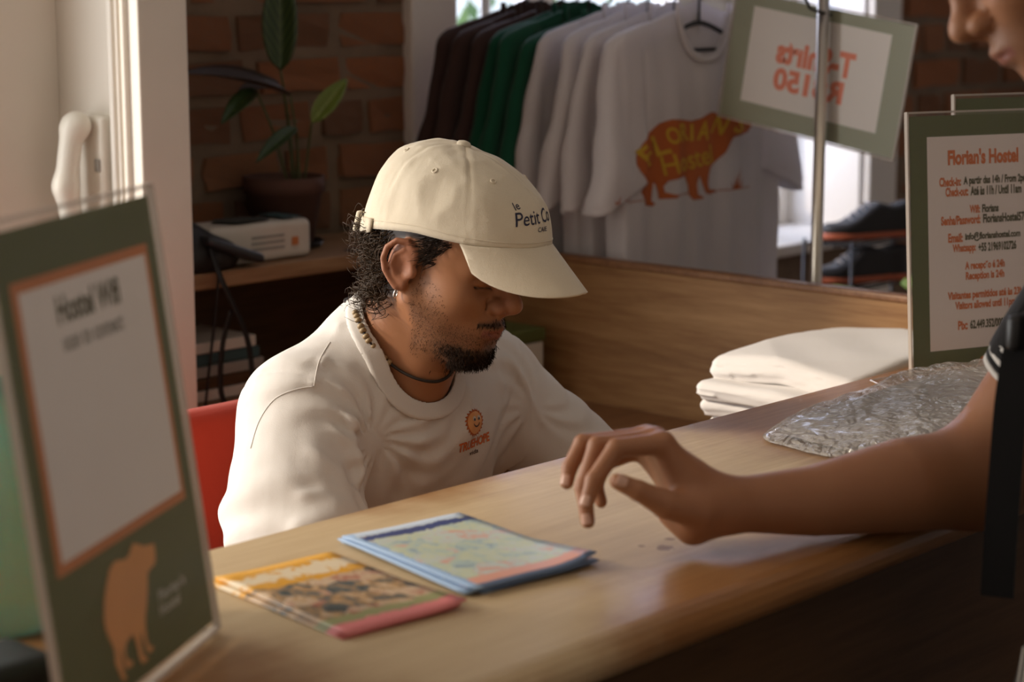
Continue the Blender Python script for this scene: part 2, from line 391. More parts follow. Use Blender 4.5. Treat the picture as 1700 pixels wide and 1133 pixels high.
def surf(fn, lo, hi, h, B=10):
    lo = np.asarray(lo, np.float32); hi = np.asarray(hi, np.float32)
    nb = np.ceil((hi-lo)/(h*B)).astype(int); n = nb*B
    vals = np.empty(n, np.float32)
    bi = np.stack(np.meshgrid(*[np.arange(k) for k in nb], indexing='ij'), -1).reshape(-1, 3)
    cen = (lo+(bi*B+(B-1)/2)*h).astype(np.float32); d = fn(cen); lim = B*h*.87*1.35+.012
    loc = np.stack(np.meshgrid(*[np.arange(B)]*3, indexing='ij'), -1).reshape(-1, 3)
    for i in np.where(np.abs(d) > lim)[0]:
        a = bi[i]*B; vals[a[0]:a[0]+B, a[1]:a[1]+B, a[2]:a[2]+B] = 1 if d[i] > 0 else -1
    act = np.where(np.abs(d) <= lim)[0]
    for c0 in range(0, len(act), 150):
        ids = act[c0:c0+150]; idx = (bi[ids][:, None, :]*B+loc[None]).reshape(-1, 3)
        vals[idx[:, 0], idx[:, 1], idx[:, 2]] = fn((lo+idx*h).astype(np.float32))
    S = vals < 0; m = n-1
    cnt = np.zeros(m, np.int8)
    offs = [(i, j, k) for i in (0, 1) for j in (0, 1) for k in (0, 1)]
    for i, j, k in offs: cnt += S[i:i+m[0], j:j+m[1], k:k+m[2]]
    cell = np.argwhere((cnt > 0) & (cnt < 8)); vid = np.full(m, -1, np.int32); vid[tuple(cell.T)] = np.arange(len(cell))
    acc = np.zeros((len(cell), 3)); num = np.zeros(len(cell))
    for a in offs:
        for ax in range(3):
            if a[ax]: continue
            b = list(a); b[ax] = 1
            va = vals[tuple((cell+a).T)]; vb = vals[tuple((cell+b).T)]; x = (va < 0) != (vb < 0)
            t = np.where(x, va/np.where(x, va-vb, 1), 0); p = np.array(a, float)[None].repeat(len(cell), 0); p[:, ax] += t
            acc[x] += p[x]; num[x] += 1
    V = lo+(cell+acc/num[:, None])*h; Fc = []
    for ax in range(3):
        u, w = (ax+1) % 3, (ax+2) % 3
        sl0 = [slice(None)]*3; sl1 = [slice(None)]*3; sl0[ax] = slice(0, -1); sl1[ax] = slice(1, None)
        A, Bq = S[tuple(sl0)], S[tuple(sl1)]; e = np.argwhere(A != Bq)
        e = e[(e[:, u] > 0) & (e[:, w] > 0) & (e[:, u] < m[u]) & (e[:, w] < m[w])]
        ou = np.zeros(3, int); ou[u] = 1; ow = np.zeros(3, int); ow[w] = 1
        q = np.stack([vid[tuple((e-ou-ow).T)], vid[tuple((e-ow).T)], vid[tuple(e.T)], vid[tuple((e-ou).T)]], 1)
        flip = ~A[tuple(e.T)]; q[flip] = q[flip][:, ::-1]; Fc.append(q[(q >= 0).all(1)])
    return V, np.concatenate(Fc)
def wob(p, s, seed=0):
    """smooth pseudo-noise for cloth, -1..1"""
    r = np.random.RandomState(seed); d = 0
    for i in range(6):
        k = r.normal(size=3); k *= s*(.6+.25*i)/np.linalg.norm(k); d = d+np.sin(p@k.astype(p.dtype)+r.rand()*6.28)/(1+.35*i)
    return d/3.

# ------------------------------------------------------------------ the room
def struct(name, vf, mat, label, smooth=False): return tag(mk(name, vf, mat, smooth=smooth), label, None, None, 'structure')
XL, XR, YF, YB, ZC = -3.6, 4.7, -3.4, 1.68, 3.0
struct('floor', box(XL, XR, YF, YB+.3, -.05, 0), 'floor_tile', 'dark brown tiled floor of the reception')
struct('ceiling', box(XL, XR, YF, YB+.3, ZC, ZC+.05), 'ceiling_paint', 'plain painted ceiling over the reception')
struct('wall_left', box(XL-.1, XL, YF, YB+.3, 0, ZC), 'plaster_white', 'plain plaster wall far left of the counter')
struct('wall_right', box(XR, XR+.1, YF, YB+.3, 0, ZC), 'plaster_white', 'plain plaster wall far right of the counter')
struct('wall_front', box(XL, XR, YF-.1, YF, 0, ZC), 'plaster_white', 'plain plaster wall behind the customer side')
DX0, DX1, DZ = -2.9, .27, 2.6           # doorway to the street, left of the frame
WX0, WX1, WZ0, WZ1 = 1.824, 3.61, .86, 2.5  # window behind the clothes rail
yb0, yb1 = YB, YB+.30
wallb = struct('wall_back', join(box(XL, DX0, yb0, yb1, 0, ZC), box(DX0, DX1, yb0, yb1, DZ, ZC), box(DX1, WX0, yb0, yb1, 0, ZC), box(WX0, WX1, yb0, yb1, 0, WZ0-.03),
                                 box(WX0, WX1, yb0, yb1, WZ1, ZC), box(WX1, XR, yb0, yb1, 0, ZC)), 'mortar', 'old exposed brick wall with thick mortar behind the reception')
bt = []
for i in range(6):
    V, Fc = box(-.5, .5, -.5, .5, -.5, .5); bm = bmesh.new(); vs = [bm.verts.new(v) for v in V]; [bm.faces.new([vs[k] for k in f]) for f in Fc]
    bmesh.ops.subdivide_edges(bm, edges=list(bm.edges), cuts=1, use_grid_fill=True)
    for v in bm.verts:
        a = np.abs(np.array(v.co)); e = (a > .4).sum(); v.co *= 1-(.02*max(0, e-1))
        v.co += Vector(RS.normal(size=3)*np.array([.012, .10, .03]))
    V, Fc = grab(bm); me = bpy.data.meshes.new('brick'); me.from_pydata(V.tolist(), [], Fc); me.materials.append(MATS['brick_clay']); bt.append(me)
def bricks(x0, x1, z0, z1):
    row = 0; z = z0
    while z < z1:
        hgt = .076+RS.uniform(-.010, .010); x = x0-RS.uniform(.05, .2)
        while x < x1:
            L = RS.choice([.235, .20, .26, .12], p=[.35, .25, .2, .2]); a, b = max(x, x0), min(x+L, x1)
            if b-a > .04:
                share('brick', bt[RS.randint(6)], wallb, ((a+b)/2, YB+.012+RS.uniform(-.003, .009), z+hgt/2), (0, RS.uniform(-.03, .03), 0), (b-a, .05, hgt))
            x += L+.026+RS.uniform(-.008, .014)
        z += hgt+.025; row += 1
bricks(.72, WX0-.15, .45, 2.0); bricks(WX1+.155, XR-.01, .45, 2.0)
dj = tag(bpy.data.objects.new('door_1', None), 'white doorway to the street in the back wall', None, None, 'structure'); COL.objects.link(dj); dj.location = ((DX0+DX1)/2, YB, 0)
mk('jamb', box(DX0-.1, DX0+.02, YB-.02, yb1+.01, 0, DZ), 'paint_trim', dj, world=True); mk('jamb', box(DX1-.02, DX1+.088, YB-.02, yb1+.01, 0, DZ), 'paint_trim', dj, world=True); mk('lintel', box(DX0-.1, DX1+.088, YB-.02, yb1+.01, DZ-.02, DZ+.1), 'paint_trim', dj, world=True)
# stub wall at left, with its painted casing
PX0, PX1, PY0 = .609, .706, 1.25
struct('wall_partition', box(PX0, PX1-.004, PY0+.004, YB, 0, ZC), 'plaster_white', 'white plastered stub wall carrying the intercom')
struct('wall_nib', box(.36, PX0-.0005, 1.5, YB, 0, ZC), 'plaster_white', 'short white wall return beside the stub wall')
c = [box(PX0-.012, PX1, PY0-.012, PY0+.06, 0, ZC, .004)]
for yy_, w_ in ((1.268, .012), (1.287, .008), (1.304, .014)): c.append(box(PX0-.022, PX0+.01, yy_, yy_+w_, 0, ZC, .004))
struct('trim_1', join(*c), 'paint_trim', 'white fluted timber casing on the end of the stub wall')
# window behind the rail
win = tag(bpy.data.objects.new('window_1', None), 'white timber window behind the clothes rail', None, None, 'structure'); COL.objects.link(win); win.location = ((WX0+WX1)/2, YB, WZ0)
mk('casing', join(box(WX0-.15, WX0, YB-.03, YB+.02, WZ0-.25, WZ1+.15, .006), box(WX1, WX1+.155, YB-.03, YB+.02, WZ0-.6, WZ1+.15, .006), box(WX0, WX1, YB-.03, YB+.02, WZ1, WZ1+.15, .006)), 'paint_trim', win, world=True)
mk('reveal', join(box(WX0-.005, WX0+.012, YB, yb1, WZ0, WZ1), box(WX1-.012, WX1+.005, YB, yb1, WZ0, WZ1), box(WX0, WX1, YB, yb1, WZ1-.012, WZ1)), 'paint_trim', win, world=True)
mk('sill', box(WX0-.02, WX1, YB-.05, yb1, WZ0-.035, WZ0, .006), 'paint_trim', win, world=True)
yw = YB+.25
n = 3; wpane = (WX1-WX0-.024)/n
for i in range(n):
    a = WX0+.012+i*wpane; b = a+wpane
    sash = mk('sash', join(box(a, a+.06, yw, yw+.04, WZ0, WZ1-.012, .004), box(b-.06, b, yw, yw+.04, WZ0, WZ1-.012, .004), box(a+.06, b-.06, yw, yw+.04, WZ0, WZ0+.09, .004), box(a+.06, b-.06, yw, yw+.04, WZ1-.10, WZ1-.012, .004)), 'paint_trim', win, world=True)
    mk('glazing_bar', box(a+.06, b-.06, yw+.008, yw+.03, 1.62, 1.65), 'paint_trim', sash, world=True)
    mk('pane', box(a+.06, b-.06, yw+.017, yw+.021, WZ0+.09, WZ1-.1), 'pane_glass', sash, world=True)
# folded shutter leaf standing in the window, near its right end
sh = mk('shutter', join(box(2.95, 3.00, yw-.05, yw-.015, WZ0, WZ1-.02, .004), box(3.22, 3.27, yw-.05, yw-.015, WZ0, WZ1-.02, .004), box(3.00, 3.22, yw-.05, yw-.015, WZ0, WZ0+.10, .004), box(3.09, 3.13, yw-.05, yw-.015, WZ0+.1, WZ1-.05, .004)), 'paint_trim', win, world=True)
for a, b in ((3.00, 3.09), (3.13, 3.22)): mk('panel', box(a, b, yw-.036, yw-.026, WZ0+.1, WZ1-.02), 'paint_trim', sh, world=True)
# ------------------------------------------------------------------ reception desk
desk = thing('reception_desk', 'long wooden reception counter with worn pale top and plywood return', 'counter', (.2, -.25, 0))
def slab():
    # bullnosed front edge
    prof = [(.012, .955), (.012, .996), (.008, 1.0)] + [(-.478-.022*math.sin(t), .978+.022*math.cos(t)) for t in np.linspace(0, math.pi, 9)]
    V = [(x, y, z) for x in (-1.45, 1.62) for y, z in prof]; n_ = len(prof)
    return np.array(V), [[i, (i+1) % n_, n_+(i+1) % n_, n_+i] for i in range(n_)]+[list(range(n_))[::-1], list(range(n_, 2*n_))]
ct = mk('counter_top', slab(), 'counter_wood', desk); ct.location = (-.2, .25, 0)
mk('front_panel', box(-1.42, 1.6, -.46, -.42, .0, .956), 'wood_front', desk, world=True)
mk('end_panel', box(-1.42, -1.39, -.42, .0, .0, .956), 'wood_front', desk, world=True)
mk('back_board', box(-1.39, 1.545, -.03, -.005, .0, .956), 'wood_red', desk, world=True)
rp = mk('return_panel', box(1.55, 1.575, .012, 1.36, 0, 1.028), 'ply_panel', desk, world=True)
mk('top_edge', box(1.546, 1.58, .012, 1.362, 1.028, 1.042, .004), 'wood_red', rp, world=True)
mk('inner_worktop', join(box(-1.39, 1.15, -.005, .20, .70, .74, .003), box(1.15, 1.549, -.005, 1.34, .70, .74, .003)), 'wood_red', desk, world=True)
mk('raised_shelf', join(box(.98, 1.54, .0, .36, .835, .855, .003), box(.98, 1.0, .0, .36, .74, .835)), 'wood_red', desk, world=True)
# back shelf unit
SZ = 1.05
shf = thing('back_shelf', 'low wooden shelf unit against the brick wall, under the potted plant', 'shelf', (1.12, 1.5, 0))
mk('shelf_top', box(.712, 1.53, 1.37, 1.655, SZ-.032, SZ, .004), 'shelf_wood', shf, world=True)
mk('side_panel', box(.716, .775, 1.385, 1.65, 0, SZ-.033, .003), 'shelf_wood', shf, world=True)
mk('side_panel', box(1.49, 1.525, 1.385, 1.65, 0, SZ-.033, .003), 'shelf_wood', shf, world=True)
mk('lower_shelf', box(.776, 1.489, 1.39, 1.65, .76, .785, .003), 'wood_red', shf, world=True)
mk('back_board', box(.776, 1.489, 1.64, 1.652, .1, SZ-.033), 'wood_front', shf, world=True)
for px, py in ((1.26, 1.41), (1.43, 1.43)):
    mk('cable_hole', lathe([(.001, .0006), (.02, .0008), (.022, .0004), (.022, 0)], 20, (px, py, SZ+.0002)), 'black_plastic', shf, world=True)
# ------------------------------------------------------------------ people
def head_sdf(p, beardk=0.):
    """head frame: x forward, y to the person's left, z up, origin between the ears"""
    q = p.copy(); q[..., 1] = np.abs(q[..., 1])
    d = ell(q, (-.006, 0, .055), (.108, .079, .093))
    d = smin(d, ell(q, (.040, 0, -.015), (.062, .061, .085)), .035)
    d = smin(d, ell(q, (.048, 0, .05), (.055, .064, .05)), .03)
    d = smin(d, cone(q, (.0, .056, -.042), (.074, .019, -.098), .017, .019), .035)      # jaw
    d = smin(d, ell(q, (.082, 0, -.100), (.021, .025, .018)), .022)                     # chin
    d = smin(d, ell(q, (.078, 0, -.060), (.034, .034, .034)), .022)                     # mouth mound
    d = smin(d, ell(q, (.060, .041, -.018), (.028, .022, .022)), .028)                  # cheekbone
    d = smin(d, cone(q, (.094, .006, .030), (.078, .045, .030), .011, .009), .022)      # brow
    d = smax(d, -ell(q, (.102, .031, .009), (.020, .018, .013)), .018)                  # socket
    d = smin(d, ell(q, (.0765, .031, .007), (.0165, .0175, .0135)), .005)               # lidded eye
    d = smax(d, -cone(q, (.0955, .026, -.0015), (.084, .046, .0015), .0012, .001), .003)
    d = smin(d, cone(q, (.094, 0, .026), (.119, 0, -.010), .0085, .011), .014)          # bridge
    d = smin(d, ell(q, (.1235, 0, -.0175), (.0145, .0132, .0125)), .010)                 # tip
    d = smin(d, ell(q, (.108, .0145, -.0235), (.0145, .0095, .0112)), .005)              # wing
    d = smax(d, -ell(q, (.113, .007, -.0335), (.0065, .0035, .005)), .003)              # nostril
    d = smin(d, cone(q, (.122, 0, -.024), (.108, 0, -.036), .006, .006), .006)
    d = smax(d, -chain(q, [((.104, .0225, -.0115), .0010), ((.0955, .0245, -.020), .0016), ((.0965, .0225, -.033), .0010)]), .005)
    d = smin(d, chain(q, [((.1125, 0, -.0545), .0062), ((.108, .012, -.0555), .0055), ((.090, .026, -.0625), .0025)]), .007)
    d = smin(d, chain(q, [((.1075, 0, -.0675), .0072), ((.102, .012, -.067), .006), ((.089, .025, -.064), .0025)]), .007)
    d = smax(d, -chain(q, [((.121, 0, -.0610), .0012), ((.113, .012, -.0612), .0012), ((.092, .027, -.0635), .001)]), .0035)
    d = smax(d, -ell(q, (.117, 0, -.083), (.012, .022, .007)), .012)
    if beardk:
        b = smin(cone(q, (.094, 0, -.103), (.07, .022, -.106), .013, .011), cone(q, (.07, .022, -.106), (.035, .038, -.094), .012, .006), .01)
        d = smin(d, b, .008)
    # ear
    yo = lambda x: .0765+.42*max(0, .004-x)
    E_ = [(.007, .014), (.003, .028), (-.009, .036), (-.023, .034), (-.033, .022), (-.035, .006), (-.030, -.009), (-.020, -.021), (-.012, -.028)]
    e = ell(q, (-.013, .0795, .004), (.0215, .0065, .031))
    e = smin(e, ell(q, (-.009, .0775, -.025), (.010, .006, .009)), .008)
    e = smin(e, chain(q, [((x, yo(x), z), .0042 if i > 1 else .0036) for i, (x, z) in enumerate(E_)]), .0045)
    e = smax(e, -ell(q, (-.006, .0905, -.001), (.0125, .0095, .016)), .004)
    e = smin(e, chain(q, [((-.012, .083, .024), .003), ((-.022, .0868, .014), .0036), ((-.0245, .087, .0), .0036), ((-.016, .084, -.014), .004), ((-.004, .080, -.018), .004)]), .004)
    e = smin(e, ell(q, (.0075, .0775, -.003), (.0045, .0045, .0075)), .005)
    return smin(d, e, .006)
def rotm(yaw, pitch, roll):
    cy, sy, cp, sp, cr, sr = math.cos(yaw), math.sin(yaw), math.cos(pitch), math.sin(pitch), math.cos(roll), math.sin(roll)
    return np.array([[cy, -sy, 0], [sy, cy, 0], [0, 0, 1]])@np.array([[cp, 0, sp], [0, 1, 0], [-sp, 0, cp]])@np.array([[1, 0, 0], [0, cr, -sr], [0, sr, cr]])
def zones(o, arr):
    a = o.data.color_attributes.new('zones', 'FLOAT_COLOR', 'POINT'); c = np.ones((len(arr), 4)); c[:, :3] = arr; a.data.foreach_set('color', c.ravel())
def sst(x, a, b): t = np.clip((x-a)/(b-a), 0, 1); return t*t*(3-2*t)
def strands(roots, dirs, lens, rad, curl, seed=3, seg=9, sides=3):
    r = np.random.RandomState(seed); V, Fc, n = [], [], 0
    for p, d, L in zip(roots, dirs, lens):
        d = d/np.linalg.norm(d); a = np.cross(d, r.normal(size=3)); a /= np.linalg.norm(a); b = np.cross(d, a)
        t = np.linspace(0, 1, seg); ph = r.rand()*6.28; fr = curl[1]*(.7+.6*r.rand()); am = curl[0]*(.5+r.rand())
        P = p+d*(t*L)[:, None]+(a*(np.cos(ph+fr*t)-np.cos(ph))[:, None]+b*(np.sin(ph+fr*t)-np.sin(ph))[:, None])*am*t[:, None]**.5+np.array([0, 0, -curl[2]])*(t**2)[:, None]*L
        v, f = tube(P, rad*(1-.75*t**2), sides, False); V.append(v); Fc += [[i+n for i in q] for q in f]; n += len(v)
    return np.concatenate(V), Fc

# ---- the clerk behind the counter
HR = rotm(math.radians(-78.3), math.radians(15.2), math.radians(-.9)); HT = np.array([.3732, .2763, 1.2215])
def to_head(p): return ((p-HT.astype(p.dtype))@HR.astype(p.dtype))
def from_head(v): return np.asarray(v)@HR.T+HT
clerk = thing('person', 'seated clerk in cream cap and white t-shirt looking down behind the counter', 'person', (.42, .56, 0))
NB = np.array([.362, .372, 1.055])
neck0 = from_head((-.030, 0, -.035)); neck1 = from_head((.028, 0, -.085))
def neck(p, g=0.):
    d = cone(p, neck0, NB, .056+g, .066+g)
    return smin(d, cone(p, neck1, NB+np.array([.0, -.045, -.03]), .036+g, .045+g), .04)
def clerk_top(p): 
    d = smin(head_sdf(to_head(p), 1.), neck(p), .022)
    return smin(d, cone(p, (.27, .40, 1.035), (.49, .39, 1.035), .055, .055), .05)
def hand5(p, w, pc, tips, r=.0085):
    d = cone(p, w, pc, .026, .030)
    for m_, t_ in tips: d = smin(d, chain(p, [(m_, r*1.1), ((np.asarray(m_)+np.asarray(t_))/2+np.array([0, 0, .012]), r), (t_, r*.85)]), .008)
    return d
def clerk_low(p):
    d = smin(ell(p, (.40, .41, .97), (.175, .105, .12)), ell(p, (.41, .48, .80), (.165, .11, .2)), .08)
    d = smin(d, ell(p, (.42, .60, .60), (.17, .13, .13)), .08)
    d = smin(d, cone(p, (.27, .40, 1.035), (.50, .39, 1.035), .05, .05), .05)
    for s_, sh_, el, wr, pc in ((1, (.235, .40, 1.01), (.105, .22, .82), (.27, .10, .778), (.33, .085, .772)), (-1, (.575, .39, 1.01), (.685, .22, .82), (.53, .10, .778), (.475, .085, .772))):
        d = smin(d, chain(p, [(sh_, .052), (el, .04), (wr, .026)]), .02)
        tips = [((pc[0]+s_*.028, pc[1]+dy, .772), (pc[0]+s_*(.085-abs(dy)*.6), pc[1]+dy*1.4, .752)) for dy in (-.027, -.009, .009, .027)]+[((pc[0]-s_*.02, pc[1]+.03, .77), (pc[0]+s_*.03, pc[1]+.06, .755))]
        d = smin(d, hand5(p, wr, pc, tips), .012)
    for x0, x1 in ((.34, .28), (.50, .56)):
        d = smin(d, chain(p, [((x0, .60, .58), .075), ((x1, .22, .56), .058), ((x1, .28, .10), .04)]), .03)
        d = smin(d, cone(p, (x1, .30, .05), (x1, .15, .035), .04, .032), .03)
    return d
ZS = 1.02
A = surf(lambda p: smax(clerk_top(p), ZS-p[..., 2], .001), (.18, .05, ZS-.01), (.60, .52, 1.40), .0021)
Bm = surf(lambda p: smax(clerk_low(p), p[..., 2]-ZS, .001), (-.02, .02, -.01), (.80, .80, ZS+.02), .007)
body = mk('body', join(A, Bm), 'skin_clerk', clerk, True, world=True)
hp = to_head(join(A, Bm)[0].astype(np.float64)); hx, hy, hz = hp[:, 0], np.abs(hp[:, 1]), hp[:, 2]
nz = np.array([random.random() for _ in range(64)])
jl = -.047-.052*np.clip(hx/.09, 0, 1)                                        # jaw line height along x
st = sst(hx, .002, .016)*sst(-hz, -.012, .035)*sst(hz, -.135, -.10)*(1-.75*sst(hx, .035, .07)*sst(hz, -.075, -.055))*(hz > -.14)*(1-.35*sst(hz, -.06, -.03))
goat = sst(-hz, .083, .094)*sst(hx, .032, .056)*(hz > -.14)
goat = np.clip(goat*(.30+.70*sst(hx, .048, .078)), 0, 1)
mst = np.exp(-((hz+.0485+.10*np.clip(hy-.004, 0, 1)**1-.0)/(.0050-.06*np.clip(hy-.010, 0, .03)))**2)*(hx > .080)*(hy < .032)*sst(hy, -.004, .005)
low = np.exp(-((hz+.085)/.006)**2)*np.exp(-(hy/.008)**2)*(hx > .09)
side = sst(hz, -.005, .02)*(1-sst(hx, .020, .038))*sst(hx, -.005, .004)*(hy > .06)          # sideburn
scalp = ((hx < -.018) & (hz > -.075-.35*(hx+.03)*0) & (hz > -.07) & (hz < .2))*1.
scalp = np.maximum(scalp*(1-sst(-hz, .045, .075)), sst(hz, .036, .046)*(1-sst(hx, .030, .056)))
isear = (hy > .0785) & (hx > -.045) & (hx < .016) & (hz < .042) & (hz > -.036)
brow = np.exp(-((hz-.0275-.06*(.03-np.abs(hy-.028)))/.0045)**2)*(hx > .06)*(hy > .010)*(hy < .048)
lash = np.exp(-((hz+.0012-.06*(hy-.026))/.0016)**2)*(hx > .074)*(hy > .016)*(hy < .048)*1.
lips = (np.exp(-((hz+.0575+.16*np.clip(hy, 0, 1))/.0035)**2)+np.exp(-((hz+.067-.10*hy)/.0045)**2))*(hx > .088)*(hy < .026)
red = np.clip(lips, 0, 1)+isear*.35+.3*np.exp(-(((hx-.12)/.014)**2+((hz+.018)/.014)**2))
dark = np.clip(np.maximum.reduce([goat*.85, mst*.85, low*.5, scalp*.95, brow*.85, lash*.9, side*.55]), 0, 1)*(~isear)
inhead = (hz > -.15) & (hx > -.15) & (hx < .15) & (hy < .11)
zones(body, np.stack([np.clip(st, 0, 1)*.72*(~isear)*inhead, np.clip(red, 0, 1)*inhead, dark*inhead], 1))
# hair strands at the nape, temple, goatee, moustache, brow: real strands on the painted roots
HA = A[0]; ha = to_head(HA); ay = np.abs(ha[:, 1])
cen = np.array([0, 0, .03])
def pick(mask, n_, seed):
    i = np.where(mask)[0]; return np.random.RandomState(seed).choice(i, min(n_, len(i)), replace=len(i) < n_)
m_ = (ha[:, 0] < -.034) & (ha[:, 2] > -.062) & (ha[:, 2] < .045) & (ay < .082)
i = pick(m_, 900, 1); out = ha[i]-np.array([-.02, 0, .0]); out[:, 2] *= .2
dr = out/np.linalg.norm(out, axis=1)[:, None]*.40+np.array([-.12, 0, -.9])+RS.normal(size=(len(i), 3))*.25
hv = strands(ha[i], dr, .024+.030*RS.rand(len(i)), .0008, (.0085, 11., .1), 5, 16, 4)
hair = mk('hair', (from_head(hv[0]), hv[1]), 'hair_dark', clerk, True, world=True); tag(hair, 'dark curly hair at the nape', kind='stuff')
m_ = (ay > .062) & (ha[:, 0] > .014) & (ha[:, 0] < .036+np.clip(ha[:, 2]-.03, 0, .02)) & (ha[:, 2] > .016) & (ha[:, 2] < .055) & (ay < .0795)
i = pick(m_, 420, 2); dr = np.array([-.75, 0, -.5])+RS.normal(size=(len(i), 3))*.22; dr[:, 1] += np.sign(ha[i][:, 1])*.15
tv = strands(ha[i], dr, .010+.016*RS.rand(len(i)), .0006, (.002, 3., .1), 6, 6, 3)
# beard
nrmB = lambda k: (k-np.array([.03, 0, -.04]))
bz = np.clip(goat[:len(HA)], 0, 1); i = pick(RS.rand(len(HA)) < bz**1.5*.8, 1700, 3)
dr = nrmB(ha[i]); dr /= np.linalg.norm(dr, axis=1)[:, None]; dr = dr*.6+np.array([.05, 0, -.8])+RS.normal(size=(len(i), 3))*.3
bv = strands(ha[i], dr, .004+.006*RS.rand(len(i)), .00036, (.0012, 4., .0), 7, 5, 3)
i = pick(RS.rand(len(HA)) < mst[:len(HA)]**1.3, 700, 4); dr = np.stack([.35+0*ay[i], np.sign(ha[i][:, 1])*.5, -.75+0*ay[i]], 1)+RS.normal(size=(len(i), 3))*.25
mv = strands(ha[i], dr, .003+.003*RS.rand(len(i)), .0003, (.0006, 2., .0), 8, 4, 3)
i = pick(st[:len(HA)] > .25, 1300, 9); dr = nrmB(ha[i]); dr /= np.linalg.norm(dr, axis=1)[:, None]; dr = dr*.6+np.array([.1, 0, -.8])+RS.normal(size=(len(i), 3))*.4
sv = strands(ha[i], dr, .0016+.002*RS.rand(len(i)), .00022, (.0, 2., .0), 10, 3, 3)
i = pick(brow[:len(HA)] > .4, 300, 12); dr = np.stack([-.35+0*ay[i], np.sign(ha[i][:, 1])*.8, .25+0*ay[i]], 1)+RS.normal(size=(len(i), 3))*.2
wv = strands(ha[i], dr, .006+.003*RS.rand(len(i)), .00035, (.0004, 2., 0.), 13, 4, 3)
bd = join(tv, bv, mv, sv, wv); tag(mk('beard', (from_head(bd[0]), bd[1]), 'beard_hair', clerk, True, world=True), 'short black beard, moustache and stubble', kind='stuff')
# earring
er = [from_head((-.010+.0*math.cos(t), -.0800+.0045*math.cos(t)-.002, -.0375+.0065*math.sin(t))) for t in np.linspace(0, 6.28, 20)]
mk('earring', tube(er, .0009, 6), 'silver', clerk, True, world=True)
# ---- cap
cap_c = np.array([.010, 0, .045])
def cap_pt(th, u):
    """th: 0 front .. pi back (positive = his left); u: 0 rim .. 1 button"""
    c, s_ = np.cos(th), np.sin(th)
    rx = np.where(c > 0, .137, .138); rimz = .064+.012*np.clip(c, 0, 1)-.047*np.clip(-c, 0, 1)**1.3-.008*np.abs(s_)
    ph = u*math.pi/2; ex = .80
    rr = np.cos(ph)**ex
    zt = .121
    z0 = rimz; z = z0+(cap_c[2]+zt-z0)*np.sin(ph)**1.0
    bul = 1+.025*np.sin(ph*2)
    x = cap_c[0]+rx*c*rr*bul+.004*(1-u)-.018*np.sin(ph)*1.; y = (.0935+.003*np.sin(ph*2))*s_*rr*bul
    return x, y, z
NTH, NU = 168, 46
th = np.linspace(-math.pi, math.pi, NTH, endpoint=False); uu = np.linspace(0, 1, NU)**.9
TH, UU = np.meshgrid(th, uu, indexing='ij'); X, Y_, Z = cap_pt(TH, UU); P = np.stack([X, Y_, Z], -1)
N = P-np.array([.0, 0, .02]); N /= np.linalg.norm(N, axis=-1)[..., None]
seam = np.zeros_like(TH)
for k in range(6):
    a = math.pi/2*1.0*0+k*math.pi/3; dth = np.abs((TH-a+math.pi) % (2*math.pi)-math.pi)*np.cos(UU*math.pi/2)*.11
    seam += -.0006*np.exp(-(dth/.0016)**2)+.0006*np.exp(-((dth-.005)/.003)**2)
wr = wob(P*np.array([1, 1, .5]), 230, 4)*.0007+wob(P, 60, 9)*.0022-.0036*np.abs(wob(P*np.array([1, 1, .6]), 120, 14))
wr = wr+.0028*np.exp(-((np.sin(TH*2.+UU*5)-.6)/.25)**2)*np.exp(-((UU-.45)/.25)**2)*.7
wr *= np.where(np.cos(TH) > .5, .5, 1.)*sst(UU, .02, .2)
P = P+N*(wr+seam)[..., None]
def grid_faces(n1, n2, wrap=True):
    return [[i*n2+j, ((i+1) % n1)*n2+j, ((i+1) % n1)*n2+j+1, i*n2+j+1] for i in range(n1 if wrap else n1-1) for j in range(n2-1)]
CV = P.reshape(-1, 3); CFc = grid_faces(NTH, NU)
crown = mk('cap', (from_head(CV), CFc), 'cap_cotton', clerk, True, world=True); tag(crown, 'cream cotton baseball cap with navy script on the front')
sm = crown.modifiers.new('thickness', 'SOLIDIFY'); sm.thickness = .0022; sm.offset = -1
cap_bvh = bvh_of((CV, CFc))
# brim: front arc of the rim swept forward and down, bent across
na, nr = 41, 16; BV = []
ang = np.linspace(-1.12, 1.12, na)
for a in ang:
    x0, y0, z0 = [float(k) for k in cap_pt(np.array(a), np.array(0.))]
    w = math.cos(a/1.12*math.pi/2)**.55
    yo_ = y0*(1.0+.02)
    for t in np.linspace(0, 1, nr):
        ext = .074*w*t; drop = .042*w*t**1.05
        side_ = (abs(y0)/.085)**2
        BV.append((x0-.003+ext*(1-.0*side_), yo_*(1-.05*t), z0+.001-drop-.034*side_*t*w**.3*1.15-.002*side_))
brim = mk('brim', (from_head(np.array(BV)), grid_faces(na, nr, False)), 'cap_cotton', crown, True, world=True)
sm = brim.modifiers.new('thickness', 'SOLIDIFY'); sm.thickness = .0038; sm.offset = 0
sm = brim.modifiers.new('edge', 'BEVEL'); sm.width = .0012; sm.segments = 2
bt_ = [x for x in cap_pt(np.array(0.), np.array(1.))]
bp = lathe([(.0095, -.003), (.0102, .001), (.0085, .0042), (.004, .0058), (.0005, .0062)], 18, (float(bt_[0]), 0, float(bt_[2])+.001))
mk('button', (from_head(bp[0]), bp[1]), 'cap_cotton', crown, True, world=True)
